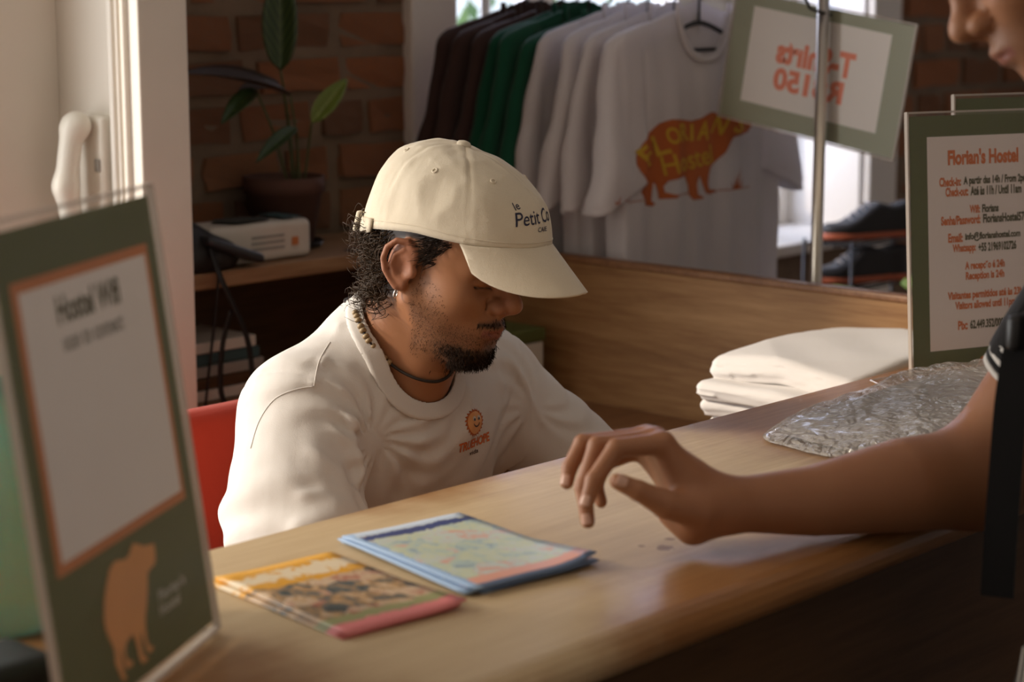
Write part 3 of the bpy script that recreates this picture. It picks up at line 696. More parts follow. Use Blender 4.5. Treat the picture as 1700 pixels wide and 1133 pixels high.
for k in range(6):
    a = math.pi/6+k*math.pi/3; q = cap_bvh.ray_cast(Vector((0, 0, .10)), Vector((math.cos(a)*.75, math.sin(a)*.75, .40)).normalized())
    if q[0]:
        n_ = np.array(q[1]); n_ = n_ if n_@(np.array(q[0])-np.array([0, 0, .05])) > 0 else -n_; t1 = np.cross(n_, [0, 0, 1.]); t1 /= np.linalg.norm(t1); t2 = np.cross(n_, t1)
        ring = [from_head(np.array(q[0])+n_*.0006+.0034*(t1*math.cos(b)+t2*math.sin(b))) for b in np.linspace(0, 6.28, 15)]
        mk('eyelet', tube(ring, .0011, 6), 'cap_stitch', crown, True, world=True)
# stitched band along the rim, back strap
for zo in (.010,):
    ring = []
    for a in np.linspace(-math.pi, math.pi, 90):
        x, y, z = cap_pt(np.array(a), np.array(.055)); ring.append(from_head((float(x)*1.003, float(y)*1.003, float(z))))
    mk('stitching', tube(ring, .0005, 4, False), 'cap_stitch', crown, True, world=True)
stp = []
for a in np.linspace(math.pi*.72, math.pi*1.28, 24):
    x, y, z = cap_pt(np.array(a), np.array(0.)); stp.append(from_head((float(x)*1.02-.001, float(y)*1.03, float(z)+.004)))
mk('back_strap', ribbon(stp, HR@np.array([-.1, 0, 1]), .020, .0025), 'cap_cotton', crown, True, world=True)
lug = box(-.004, .004, -.006, .006, -.016, .014, .003); mk('strap_end', (from_head(lug[0]+np.array([-.1315, -.022, .020])), lug[1]), 'cap_cotton', crown, True, world=True)
# script on the front, laid on the cloth
EX, EY = (0, 1, 0), (-.30, 0, .954); capo = (.13, 0, .108)
def caplet(body_, w, h, c_, rot=0, bold=.012):
    tv_ = text2d(body_, w, h, bold); tv_[0][:, 0] += .28*tv_[0][:, 1]
    v = drape(place2d(tv_, c_, rot), capo, EX, EY, cap_bvh, .0007, .004, .12); mk('script_lettering', (from_head(v[0]), v[1]), 'ink_navy', crown, world=True)
caplet('Petit Co', .066, .0185, (-.011, .004), .06, .005); caplet('le', .008, .0095, (-.036, .020), .25, .005); caplet('CAFE', .020, .006, (-.006, -.013), 0, .01)
# ---- t-shirt
def shirt_raw(p):
    d = ell(p, (.395, .400, .985), (.205, .128, .115))
    d = smin(d, ell(p, (.405, .455, .84), (.205, .140, .20)), .09)
    d = smin(d, ell(p, (.42, .575, .62), (.20, .165, .13)), .09)
    d = smin(d, chain(p, [((.350, .392, 1.082), .062), ((.232, .402, 1.024), .078)]), .06)
    d = smin(d, chain(p, [((.375, .390, 1.080), .062), ((.572, .392, 1.018), .072)]), .06)
    d = smin(d, cone(p, (.360, .385, 1.10), (.385, .40, 1.0), .052, .11), .07)
    d = smin(d, chain(p, [((.220, .400, 1.005), .076), ((.135, .320, .90), .094), ((.112, .235, .83), .092)]), .045)
    d = smin(d, chain(p, [((.585, .385, 1.005), .070), ((.660, .300, .90), .078), ((.682, .225, .83), .078)]), .045)
    return d
PF = lambda x, y, Y: ony(x, y, Y)
FOLDS = [(PF(545, 575, .36), PF(519, 640, .33), .008, .0045), (PF(519, 640, .33), PF(470, 660, .34), .008, .004), (PF(530, 640, .31), PF(590, 700, .29), .010, .006), (PF(525, 650, .31), PF(600, 770, .27), .011, .007),
         (PF(540, 630, .31), PF(575, 640, .31), .010, .005), (PF(590, 700, .29), PF(615, 820, .25), .013, .009), (PF(560, 700, .28), PF(600, 830, .25), .010, -.006), (PF(480, 690, .30), PF(560, 790, .26), .014, .005),
         (PF(430, 820, .24), PF(590, 815, .25), .012, .004), (PF(420, 870, .23), PF(560, 880, .22), .014, .005), (PF(450, 760, .26), PF(585, 850, .24), .012, -.004), (PF(600, 560, .36), PF(640, 650, .30), .012, .004),
         (PF(850, 590, .31), PF(905, 700, .27), .009, .006), (PF(830, 600, .30), PF(870, 740, .26), .010, .005), (PF(885, 660, .27), PF(870, 760, .25), .010, -.008), (PF(790, 640, .27), PF(780, 780, .25), .012, .005),
         (PF(720, 690, .26), PF(700, 800, .26), .015, .004), (PF(760, 660, .26), PF(750, 790, .26), .010, -.003), (PF(560, 535, .38), PF(500, 600, .36), .010, .003), (PF(660, 700, .27), PF(640, 820, .26), .014, .004)]
def hole(p): return smin(cone(p, from_head((-.03, 0, -.05)), NB+np.array([0, -.006, -.004]), .060, .073), cone(p, neck1+np.array([0, -.02, .02]), NB+np.array([.0, -.058, .010]), .035, .052), .03)
def shirt_sdf(p):
    d = shirt_raw(p)
    for a, b, w, am in FOLDS: d = d-fold(p, a, b, w, am)
    d = d-wob(p, 26, 2)*.0030-wob(p, 60, 3)*.0012-wob(p, 150, 6)*.0006
    x, y, z = p[..., 0], p[..., 1], p[..., 2]
    for xc, zc, yc, n_, ph, am in ((.262, .985, .30, 15, .4, .0050), (.575, .985, .29, 11, 1.1, .0030)):
        rr = np.sqrt((x-xc)**2+(z-zc)**2+.35*(y-yc)**2); an = np.arctan2(z-zc, x-xc)+.6*np.sin(rr*18+ph)
        d = d-am*np.exp(-(rr/.13)**2)*sst(rr, .008, .045)*np.sin(n_*an+ph)*(.6+.4*np.sin(an*3+ph))*(y < .42)
    d = d-.0028*np.sin(x*85+9*np.sin(z*9)+1.5*np.sin(x*23))*sst(-z, -1.03, -.93)*(y < .40)*(np.abs(x-.41) < .16)
    d = d-.0030*np.sin((z*.9+x*.45+y*.5)*95+3*np.sin(x*25))*sst(-x, -.20, -.13)*sst(-z, -.99, -.90)
    sr = np.abs((p-np.array([.208, .40, 1.03], p.dtype))@np.array([.80, .30, .52], p.dtype)); sl = np.abs((p-np.array([.592, .39, 1.03], p.dtype))@np.array([-.80, .30, .52], p.dtype))
    d = d+.0022*np.exp(-(np.minimum(sr, sl)/.0035)**2)
    d = smax(d, -hole(p), .006)
    # sleeve hems
    for a, b in (((.112, .235, .83), (.135, .320, .90)), ((.682, .225, .83), (.660, .300, .90))):
        break
        ax = np.array(b)-np.array(a); ax /= np.linalg.norm(ax); pl = (p-np.array(a, p.dtype))@ax.astype(p.dtype); d = smax(d, np.where((np.abs(p[..., 0]-.4) > .17) & (p[..., 1] < .36), -pl-.03, -1.), .006)
    return smax(d, .55-p[..., 2], .01)
SV = surf(shirt_sdf, (-.02, .06, .53), (.80, .80, 1.19), .0038)
tee = mk('t_shirt', SV, 'shirt_white', clerk, True, world=True); tag(tee, 'plain white t-shirt with small orange sun print')
def collar_sdf(p): return smax(smax(np.abs(shirt_raw(p)-.0035)-.0025, hole(p)-.021, .003), -(hole(p)-.0005), .003)
mk('collar', surf(collar_sdf, (.24, .18, .95), (.50, .52, 1.20), .0022), 'shirt_white', tee, True, world=True)
shirt_bvh = bvh_of(SV)
lo_ = ony(817, 720, .22)
for pth in ([(548, 568), (530, 600), (521, 642)], [(521, 642), (488, 648), (455, 664), (430, 700), (416, 745)]):
    pp_ = []
    for q in spline([(x, y, 0) for x, y in pth], 26):
        v_ = ray(q[0], q[1]); h_ = shirt_bvh.ray_cast(Vector(CC), Vector(v_))
        if h_[0]: pp_.append(np.array(h_[0])-v_/np.linalg.norm(v_)*.0002)
    if len(pp_) > 5: mk('seam', tube(pp_, .0009, 5), 'shirt_white', tee, True, world=True)
nF = np.array([-.25, -1, .15]); nF /= np.linalg.norm(nF); eX = np.cross([0, 0, 1.], nF); eX = -np.cross(nF, [0, 0, 1.]); eX /= np.linalg.norm(eX); eY = np.cross(nF, eX)
def chest(vf, mat, nm, eps=.0008): mk(nm, drape((vf[0]*1.12, vf[1]), lo_, eX, eY, shirt_bvh, eps, .004, .12), mat, tee, world=True)
sunp = [((.0155 if k % 2 else .0185)*math.cos(2*math.pi*(k+(.6 if k % 2 == 0 else 0))/44), (.0155 if k % 2 else .0185)*math.sin(2*math.pi*(k+(.6 if k % 2 == 0 else 0))/44)) for k in range(44)]
disc = lambda r, cx, cy, n_=14, sy=1.: poly2d([(cx+r*math.cos(2*math.pi*k/n_), cy+r*sy*math.sin(2*math.pi*k/n_)) for k in range(n_)])
chest(place2d(poly2d(sunp), (0, .012)), 'ink_brown_orange', 'sun_print'); chest(place2d(disc(.0145, 0, 0, 24), (0, .012)), 'print_salmon', 'sun_disc', .0012)
for ex_ in (-.0035, .0065): chest(disc(.0032, ex_+.001, .0175), 'cuff_white', 'sun_eye', .0016); chest(disc(.0018, ex_+.001, .0163), 'ink_dark', 'sun_pupil', .002)
smile = [(.002+.0075*math.cos(t), .012+.006*math.sin(t)) for t in np.linspace(math.pi*1.05, math.pi*1.95, 9)]; smile += [(.002+.0062*math.cos(t), .0125+.0045*math.sin(t)) for t in np.linspace(math.pi*1.95, math.pi*1.05, 9)]
chest(poly2d(smile), 'ink_dark', 'sun_smile', .0016)
chest(place2d(text2d('TRUEHOPE', .062, .0125, .035), (.003, -.014), .12), 'ink_orange', 'chest_lettering'); chest(place2d(text2d('vida', .017, .006, .01), (.005, -.0265), .12), 'ink_dark', 'small_lettering')
# ---- necklace
nk = [from_head((-.075, -.03, -.118)), (.318, .428, 1.135), (.290, .395, 1.122), (.283, .355, 1.105), (.288, .315, 1.085), (.302, .275, 1.068), (.328, .247, 1.055), (.365, .236, 1.052), (.402, .246, 1.06), (.43, .28, 1.08), (.445, .33, 1.10), (.43, .40, 1.13), (.38, .437, 1.145), (.33, .433, 1.14)]
both_bvh = bvh_of(join(A, SV)); vis = []
for q in spline([(x, y, 0) for x, y in ((589, 517), (598, 540), (612, 566), (632, 590), (654, 609), (677, 623), (702, 632), (726, 634), (744, 626), (752, 613))], 100):
    v_ = ray(q[0], q[1]); h_ = both_bvh.ray_cast(Vector(CC), Vector(v_)); vis.append(np.array(h_[0])-v_/np.linalg.norm(v_)*.0055)
vis = np.array(vis)
for _ in range(6): vis[1:-1] = (vis[:-2]+vis[1:-1]*2+vis[2:])/4
far_ = spline([vis[-1], (.440, .285, 1.085), (.452, .335, 1.110), (.435, .400, 1.140), (.385, .440, 1.155), (.335, .430, 1.158), vis[0]], 60)
ring_b = np.concatenate([vis, far_[1:-1]])
nko = mk('necklace', tube(ring_b, .0021, 6, False), 'cord', clerk, True, world=True); tag(nko, 'wooden bead necklace on dark cord')
bd_ = lathe([(.002, -.0034), (.0046, -.0024), (.0052, 0), (.0046, .0024), (.002, .0034)], 12); bme = None
L_ = np.concatenate([[0], np.cumsum(np.linalg.norm(np.diff(ring_b, axis=0), axis=1))])
for s_ in np.arange(.002, .100, .0088):
    k = np.searchsorted(L_, s_); pnt = ring_b[k]; tn = Vector(ring_b[k+1]-ring_b[max(k-1, 0)]); 
    if bme is None: o = mk('bead', bd_, 'bead_wood', nko, True); bme = o
    else: o = share('bead', bme, nko)
    o.location = Vector(pnt)-clerk.location; o.rotation_euler = tn.to_track_quat('Z', 'Y').to_euler()
# trousers and shoes (below the counter)
def trs(p):
    d = ell(p, (.42, .60, .59), (.19, .155, .13))
    for x0, x1 in ((.34, .28), (.50, .56)): d = smin(d, chain(p, [((x0, .60, .58), .09), ((x1, .22, .56), .074), ((x1, .28, .12), .058)]), .03)
    return smax(d, p[..., 2]-.66, .01)
mk('trousers', surf(trs, (.1, .05, .03), (.75, .82, .72), .010), 'trouser', clerk, True, world=True)
# ---- red chair
ch = thing('office_chair', 'red upholstered chair behind the seated clerk', 'chair', (.42, .60, 0))
mk('backrest', surf(lambda p: rbox(p-np.stack([0*p[..., 0], .25*(p[..., 0]-.42)**2*2+.06*(p[..., 2]-.7), 0*p[..., 0]], -1), (.42, .80, .705), (.26, .035, .235), .034), (.1, .68, .42), (.74, .98, 1.0), .007), 'red_upholstery', ch, True, world=True)
for x in (.27, .57): mk('back_seam', tube(spline([(x, .765+.5*(x-.42)**2+.06*(z-.7)-.0006, z) for z in np.linspace(.52, .94, 8)], 16), .002, 5), 'red_upholstery', ch, True, world=True)
mk('seat', surf(lambda p: rbox(p, (.42, .58, .43), (.25, .23, .04), .035), (.14, .32, .37), (.70, .84, .49), .009), 'red_upholstery', ch, True, world=True)
mk('column', lathe([(.03, .06), (.03, .25), (.022, .26), (.022, .39)], 16, (.42, .58, 0)), 'black_plastic', ch, True, world=True)
for k in range(5):
    a = k*2*math.pi/5+.3; mk('foot', tube([(.42, .58, .09), (.42+.26*math.cos(a), .58+.26*math.sin(a), .055)], [.022, .014], 8), 'black_plastic', ch, True, world=True)
    mk('castor', lathe([(.004, .0), (.02, .004), (.024, .022), (.02, .04), (.004, .045)], 12, (.42+.26*math.cos(a), .58+.26*math.sin(a), 0)), 'black_plastic', ch, True, world=True)
mk('back_post', tube(spline([(.42, .70, .39), (.42, .83, .42), (.42, .86, .62)], 10), .018, 8), 'black_plastic', ch, True, world=True)

# ---- the customer leaning on the counter
cust = thing('person', 'customer in black t-shirt leaning a bare forearm on the counter', 'person', (1.0, -1.05, 0))
KR = rotm(math.radians(135), math.radians(37.4), math.radians(13))
KT = np.array([.268, -.674, 1.643])
def to_k(p): return (p-KT.astype(p.dtype))@KR.astype(p.dtype)
from_k = lambda v: np.asarray(v)@KR.T+KT
wrist = ond(1196, 840, 2.125); fore1 = ond(1352, 832, 2.165); fore2 = ond(1500, 806, 2.21); elb = ond(1622, 792, 2.25); ua = ond(1716, 642, 2.26); shR = ond(1892, 378, 2.17)
shL = shR+np.array([-.01, -.37, .10]); mid = (shR+shL)/2; hips = ond(1950, 1330, 1.95); nkb = mid+np.array([-.105, .08, .105])
HJ = dict(
 idx=[(1100, 737, 2.10, .0120), (1024, 744, 2.085, .0105), (986, 797, 2.075, .0090), (974, 836, 2.072, .0078)],
 mid=[(1088, 730, 2.125, .0120), (992, 740, 2.112, .0103), (968, 808, 2.10, .0090), (976, 866, 2.095, .0078)],
 rng=[(1073, 726, 2.148, .0115), (968, 736, 2.138, .0098), (946, 776, 2.13, .0085), (941, 802, 2.127, .0074)],
 pky=[(1065, 745, 2.165, .0100), (1004, 770, 2.158, .0085), (990, 806, 2.152, .0075), (998, 834, 2.15, .0068)],
 thb=[(1160, 850, 2.095, .0190), (1105, 838, 2.075, .0150), (1060, 815, 2.063, .0108), (1026, 800, 2.060, .0088)])
def cust_hand(p):
    d = cone(p, wrist, ond(1150, 815, 2.125), .0275, .028)
    for key, w0 in (('idx', 2.115), ('mid', 2.125), ('rng', 2.135), ('pky', 2.145)):
        m0 = ond(*HJ[key][0][:3]); d = smin(d, cone(p, ond(1160, 828, w0), m0, .022, .0125), .020)
    d = smin(d, cone(p, ond(1150, 875, 2.12), ond(1120, 850, 2.135), .020, .018), .02)
    for key in ('idx', 'mid', 'rng', 'pky', 'thb'):
        d = smin(d, chain(p, [(ond(*j[:3]), j[3]) for j in HJ[key]], .003), .007 if key != 'thb' else .014)
    return d
def cust_arm(p):
    d = cust_hand(p)
    d = smin(d, chain(p, [(wrist, .0275), (fore1, .0385), (fore2, .0525), (elb, .056)]), .02)
    return smin(d, chain(p, [(elb, .052), (ua, .052), (shR, .060)]), .03)
def cust_body(p):
    h = smin(head_sdf(to_k(p)), cone(p, from_k((-.035, 0, -.03)), nkb, .060, .070), .02)
    d = h
    t = smin(cone(p, shR, shL, .075, .075), cone(p, mid+np.array([.03, -.01, -.08]), hips, .15, .15), .1)
    t = smin(t, cone(p, nkb, mid, .066, .09), .06)
    d = smin(d, t, .05)
    eL = shL+np.array([.07, -.10, -.27]); wL = eL+np.array([-.10, .05, -.24])
    d = smin(d, chain(p, [(shL, .062), (eL, .044), (wL, .028)]), .03)
    pc = wL+np.array([-.02, .01, -.05])
    d = smin(d, hand5(p, wL, pc, [(pc+np.array([(k-1.5)*.018, 0, -.025]), pc+np.array([(k-1.5)*.019-.01, .015, -.09])) for k in range(4)]+[(pc+np.array([-.03, .02, 0]), pc+np.array([-.045, .035, -.05]))]), .015)
    for sgn in (-1, 1):
        hp_ = hips+np.array([.02*sgn, .09*sgn, -.03]); kn = np.array([hp_[0]-.02, hp_[1]+.03*sgn+.02, .48]); an = np.array([kn[0]+.06, kn[1]-.02, .08])
        d = smin(d, chain(p, [(hp_, .095), (kn, .06), (an, .04)]), .04); d = smin(d, cone(p, an-np.array([0, 0, .04]), an+np.array([-.15, .08, -.045]), .038, .032), .03)
    return d
allp = np.array([wrist, elb, shR, shL, hips, KT, ond(930, 800, 2.1)])
lo_h = np.array([ond(930, 800, 2.1)[0]-.05, -.75, .96]); 
bxs = elb[0]+.0
K1 = surf(cust_arm, (wrist[0]-.22, min(shR[1], elb[1])-.09, .95), (max(shR[0], elb[0])+.09, -.12, shR[2]+.08), .0028)
hl = np.minimum(KT-.16, nkb-.08); hh = np.maximum(KT+.16, nkb+.08)
nkn = (nkb-KT)/np.linalg.norm(nkb-KT)
def headclip(p): return np.maximum(cust_body(p), (p-nkb.astype(p.dtype))@nkn.astype(p.dtype)-.01)
K2 = surf(headclip, hl, hh, .0028)
def rest(p): return np.maximum(cust_body(p), -((p-nkb.astype(p.dtype))@nkn.astype(p.dtype)))
K3 = surf(rest, (.15, min(shL[1], hips[1])-.42, -.02), (max(hips[0], shR[0])+.35, -.15, 1.72), .0085)
kb = mk('body', join(K1, K2, K3), 'skin_customer', cust, True, world=True)
kp = to_k(np.asarray(kb.data.vertices and join(K1, K2, K3)[0])); kx, ky, kz = kp[:, 0], np.abs(kp[:, 1]), kp[:, 2]
inh = (nrm(kp) < .17)
kl = (np.exp(-((kz+.0575+.16*ky)/.0035)**2)+np.exp(-((kz+.067-.10*ky)/.0045)**2))*(kx > .088)*(ky < .026)
ks = sst(-kz, .03, .05)*sst(kx, .01, .04)*(kz > -.14)*.35
kh = ((kz > .075) | ((kx < -.02) & (kz > -.05)))*1.
kbrow = np.exp(-((kz-.0285)/.0045)**2)*(kx > .06)*(ky > .010)*(ky < .048)
zones(kb, np.stack([ks*inh, np.clip(kl, 0, 1)*inh, np.maximum(kh, kbrow*.8)*inh], 1))
kv = to_k(K2[0]); i = pick((kv[:, 2] > .07) | ((kv[:, 0] < -.03) & (kv[:, 2] > -.04)), 900, 21); dr = kv[i]-np.array([0, 0, .02]); dr /= np.linalg.norm(dr, axis=1)[:, None]; dr = dr*.6+np.array([-.4, 0, -.2])+RS.normal(size=(len(i), 3))*.3
hk = strands(kv[i], dr, .02+.02*RS.rand(len(i)), .0012, (.003, 3., .2), 22, 6, 3); tag(mk('hair', (from_k(hk[0]), hk[1]), 'hair_dark', cust, True, world=True), 'short dark hair', kind='stuff')
# finger nails
for key, rn in (('idx', .0055), ('mid', .0055), ('rng', .005), ('thb', .0065)):
    a, b = ond(*HJ[key][2][:3]), ond(*HJ[key][3][:3]); ax = (b-a)/np.linalg.norm(b-a); tip = b-ax*.002; vw = (CC-tip)/np.linalg.norm(CC-tip)
    outw = np.array([-.75, -.35, .55]) if key != 'thb' else np.array([-.55, -.70, .45]); outw = outw-ax*(outw@ax); outw /= np.linalg.norm(outw); sd = np.cross(ax, outw)
    r_ = HJ[key][3][3]; nlv = []
    for u in np.linspace(-1, 1, 7):
        for w_ in np.linspace(-1, 1, 7):
            k = .9-.25*max(0, -u)*w_**2; nlv.append(tip+ax*u*.0058+outw*(r_*1.02*math.cos(w_*.75*k))+sd*(r_*1.02*math.sin(w_*.75*k)))
    nl = mk('fingernail', (np.array(nlv), grid_faces(7, 7, False)), 'skin_nail' if 'skin_nail' in MATS else plain('skin_nail', (.60, .36, .27), .3, .03).name, cust, True, world=True)
    smd = nl.modifiers.new('thickness', 'SOLIDIFY'); smd.thickness = .0008
# woven wristband under the wrist
wa = (fore1-wrist)/np.linalg.norm(fore1-wrist); wc = wrist-wa*.004; s1 = np.cross(wa, [0, 0, 1.]); s1 /= np.linalg.norm(s1); s2 = np.cross(s1, wa)
mk('wristband', tube([wc+.0292*(s1*math.cos(t)+s2*math.sin(t)) for t in np.linspace(0, 6.2832, 40)], .0013, 6), 'wristband', cust, True, world=True)
# black t-shirt with striped cuffs
def kshirt(p):
    d = smin(cone(p, shR, shL, .098, .098), cone(p, mid+np.array([.03, -.01, -.08]), hips+np.array([0, 0, -.03]), .178, .185), .1)
    d = smin(d, cone(p, nkb+(mid-nkb)*.3, mid, .080, .11), .07)
    sl = chain(p, [(shR, .078), (ua+(shR-ua)*.06, .064)]); axu = (shR-ua)/np.linalg.norm(shR-ua)
    sl = smax(sl, -((p-(ua+(shR-ua)*.06).astype(p.dtype))@axu.astype(p.dtype)), .006); d = smin(d, sl, .04)
    eL = shL+np.array([.07, -.10, -.27]); d = smin(d, chain(p, [(shL, .085), (shL+(eL-shL)*.6, .078)]), .04)
    d = smax(d, -cone(p, from_k((-.035, 0, -.06)), nkb, .068, .074), .01)
    d = d-wob(p, 28, 5)*.004
    return smax(d, hips[2]-.09-p[..., 2], .01)
KS = surf(kshirt, (np.minimum(np.minimum(shL, shR), hips)-.30).tolist(), (np.maximum(np.maximum(shR, shL), hips)+.30).tolist(), .009)
kt = mk('t_shirt', KS, 'black_cloth', cust, True, world=True); ks_bvh = bvh_of(KS)
for dx_ in (0, 9, 18):
    pp_ = []
    for q in spline([(1705+dx_, 985, 0), (1694+dx_, 1060, 0), (1684+dx_, 1125, 0), (1672+dx_, 1200, 0)], 30):
        v_ = ray(q[0], q[1]); h_ = ks_bvh.ray_cast(Vector(CC), Vector(v_))
        if h_[0]: pp_.append(np.array(h_[0]))
    if len(pp_) > 6: mk('side_stripe', tube(pp_, .002, 5), 'cuff_white', kt, True, world=True)
axu = (shR-ua)/np.linalg.norm(shR-ua); s1 = np.cross(axu, [0, 0, 1.]); s1 /= np.linalg.norm(s1); s2 = np.cross(s1, axu)
for k in range(5):
    c0 = ua+(shR-ua)*.06+axu*(-.010+.007*k)
    rr_ = [c0+(.0615+.0006*k)*(s1*math.cos(t)+s2*math.sin(t)) for t in np.linspace(0, 6.2832, 40)]
    mk('cuff_stripe', tube(rr_, .0042, 6), 'cuff_white' if k % 2 == 0 else 'black_cloth', kt, True, world=True)
mk('trousers', surf(lambda p: smax(chain(p, [(hips+np.array([.02, .09, -.03]), .12), (np.array([hips[0], hips[1]+.14, .48]), .085), (np.array([hips[0]+.06, hips[1]+.12, .1]), .065)]) if False else np.minimum(chain(p, [(hips+np.array([.02, .09, -.03]), .125), (np.array([hips[0], hips[1]+.14, .48]), .09), (np.array([hips[0]+.06, hips[1]+.12, .1]), .07)]), chain(p, [(hips+np.array([-.02, -.09, -.03]), .125), (np.array([hips[0]-.04, hips[1]-.10, .48]), .09), (np.array([hips[0]+.02, hips[1]-.12, .1]), .07)])), p[..., 2]-hips[2]-.02, .01), (hips[0]-.3, hips[1]-.35, .02), (hips[0]+.3, hips[1]+.4, hips[2]+.1), .012), 'trouser', cust, True, world=True)
# shoulder strap hanging loose
sp_ = spline([ond(1800, 395, 2.19), ond(1748, 470, 2.12), ond(1700, 560, 2.08), ond(1681, 650, 2.07), ond(1671, 760, 2.07), ond(1662, 880, 2.07), ond(1655, 992, 2.07)], 40)
stt = mk('shoulder_strap', ribbon(sp_, CR*.9-Hh*.4, .034, .0025), 'black_cloth', cust, world=True); tag(stt, 'black webbing strap hanging loose')
bk = box(-.024, .024, -.008, .008, -.019, .019, .006); mk('strap_buckle', (bk[0]+ond(1697, 550, 2.075), bk[1]), 'black_plastic', stt, True, world=True)
# ------------------------------------------------------------------ clothes rail with hanging t-shirts
RX, RZ = 1.895, 1.665
rail = thing('clothes_rail', 'tall steel clothes rail holding the hanging t-shirts', 'clothes rail', (RX, 1.15, 0))
mk('rail', tube([(RX, .66, RZ), (RX, 1.63, RZ)], .0115, 14), 'steel', rail, True, world=True)
for y in (.674, 1.615):
    mk('upright', tube([(1.88, y, .03), (1.88, y, RZ+.012)], .0125, 16), 'steel', rail, True, world=True)
    mk('foot', box(1.66, 2.10, y-.02, y+.02, 0, .03, .006), 'steel', rail, world=True)
def tee_sdf(seed, front):
    fs = np.random.RandomState(seed); ph = fs.rand(4)*6.28
    def fn(p):
        x, y, z = p[..., 0], p[..., 1], p[..., 2]; ax = np.abs(x); dn = np.clip(-z/.7, 0, 1)
        wv = (.011*np.sin(x*30+ph[0]+z*3)+.008*np.sin(x*62+ph[1]-z*4)+.004*np.sin(x*110+ph[2]+z*6))*dn**.8*(1.2 if not front else .8)+.004*wob(p, 22, seed)
        sh = z+.275*ax-.022                                        # shoulder line
        bd = smax(smax(ax-(.268+.012*dn), sh, .02), -.74-z, .01)
        th = .012+.018*sst(-z, .02, .2)
        body_ = smax(bd, np.abs(y-wv)-th, .012)
        # sleeve: drooping tube, open hem
        sx = ax-(.232+.05*np.clip((-z-.06)/.33, 0, 1)); slv = smax(np.abs(sx)-(.058+.022*np.clip(-z/.35, 0, 1)), np.abs(y-wv*.5+.012*np.sin(z*14+ph[2]))-(.020+.012*np.clip(-z/.35, 0, 1)), .03)
        slv = slv-.0022*np.sin(z*38+x*45+ph[3])*sst(-z, .1, .25)
        slv = smax(smax(slv, sh, .02), -z-.335-.42*(ax-.165), .004)
        slv = slv+.0025*np.exp(-((z+.318+.42*(ax-.165))/.004)**2)
        crs = .005*np.exp(-((ax-.205)/.006)**2)*((z > -.35) & (z < -.08))
        d = smin(body_, slv, .012)+crs
        nk_ = (np.abs(x/.090)**2.4+np.abs((z-.012)/.118)**2.4)**(1/2.4)-1
        return smax(d, np.minimum(-nk_*.083, 0)*0+np.where(y < wv+.004, -nk_*.083, -.05-0*y), .004)
    return surf(fn, (-.40, -.075, -.76), (.40, .075, .04), .0058 if front else .0075)
TEE = [tee_sdf(1, True), tee_sdf(2, False), tee_sdf(3, False)]
cl_ = spline([(.090*np.sign(math.cos(t))*abs(math.cos(t))**(2/2.4), -.014-.010*abs(math.sin(t)), .012-.118*abs(math.sin(t))**(2/2.4)) for t in np.linspace(math.pi*1.0, math.pi*2.0, 24)], 40)
COLLAR = ribbon(cl_, (0, -1, 0), .006, .016)
SW = []
def hanger_mesh():
    hk_ = [(0, 0, -.03), (0, 0, .02)]+[(.022*math.sin(t)*1.0, 0, .045-.024*math.cos(t)+.0) for t in np.linspace(.15, math.pi*1.45, 12)]
    return join(tube(hk_, .0028, 6), tube(spline([(-.215, 0, -.083), (-.10, 0, -.055), (0, 0, -.028), (.10, 0, -.055), (.215, 0, -.083)], 16), .005, 6), tube([(-.205, 0, -.086), (.205, 0, -.086)], .0042, 6))
HM = None; TM = {}
rows = [('brown', 1.505, .01, 1, -.02), ('brown', 1.452, .0, 2, .01), ('brown', 1.400, .015, 1, -.02), ('green', 1.352, .01, 2, .01), ('green', 1.300, -.01, 1, -.01), ('green', 1.256, .0, 2, .02),
        ('white', 1.205, .012, 2, -.02), ('white', 1.135, -.005, 1, .03), ('white', 1.070, .004, 2, -.02), ('white', 1.0, 0., 0, 0.)]
cnt = {}; LAB = {'brown': ['dark brown t-shirt hanging nearest the window casing', 'dark brown t-shirt hanging in the middle of the brown ones', 'dark brown t-shirt hanging next to the green ones'],
 'green': ['green t-shirt hanging next to the brown ones', 'green t-shirt hanging between two other green ones', 'green t-shirt hanging next to the white ones'],
 'white': ['white t-shirt hanging next to the green ones', 'white t-shirt hanging second from the green ones', 'white t-shirt hanging right behind the printed one', 'white t-shirt with orange bear print hanging at the front of the rail']}
HLAB = {'brown': 'brown', 'green': 'green', 'white': 'white'}
front_tee = None
for col_, y, dx, v_, rz in rows:
    k = cnt.get(col_, 0); cnt[col_] = k+1
    x = RX+dx; ztop = 1.545-(.012 if col_ == 'green' and k == 2 else 0)
    h = thing('clothes_hanger', ('black hanger inside the ' + LAB[col_][k].replace(' hanging', '')) if k < 3 else 'black hanger showing in the neck of the bear print t-shirt', 'hanger', (x, y, ztop), rz, 'hangers on the rail')
    if HM is None: HM = mk('hanger_wire', hanger_mesh(), 'black_plastic', h, True)
    else: share('hanger_wire', HM, h)
    t = thing('hanging_t_shirt', LAB[col_][k], 't-shirt', (x, y, ztop), rz, 't-shirts on the rail')
    if v_ not in TM:
        f_ = mk('fabric', TEE[v_], 'tee_'+col_, t, True); f_.material_slots[0].link = 'OBJECT'; f_.material_slots[0].material = MATS['tee_'+col_]
        c_ = mk('collar', COLLAR, 'tee_'+col_, t, True); c_.material_slots[0].link = 'OBJECT'; c_.material_slots[0].material = MATS['tee_'+col_]; TM[v_] = (f_, c_)
    else:
        for nm, src in (('fabric', TM[v_][0]), ('collar', TM[v_][1])):
            o = share(nm, src, t); o.material_slots[0].link = 'OBJECT'; o.material_slots[0].material = MATS['tee_'+col_]
    if v_:
        for o in t.children: o.scale = (1, .70, 1)
    front_tee = t
mk('size_label', box(-.014, .014, .010, .013, -.042, -.012), 'grey_plastic', front_tee)
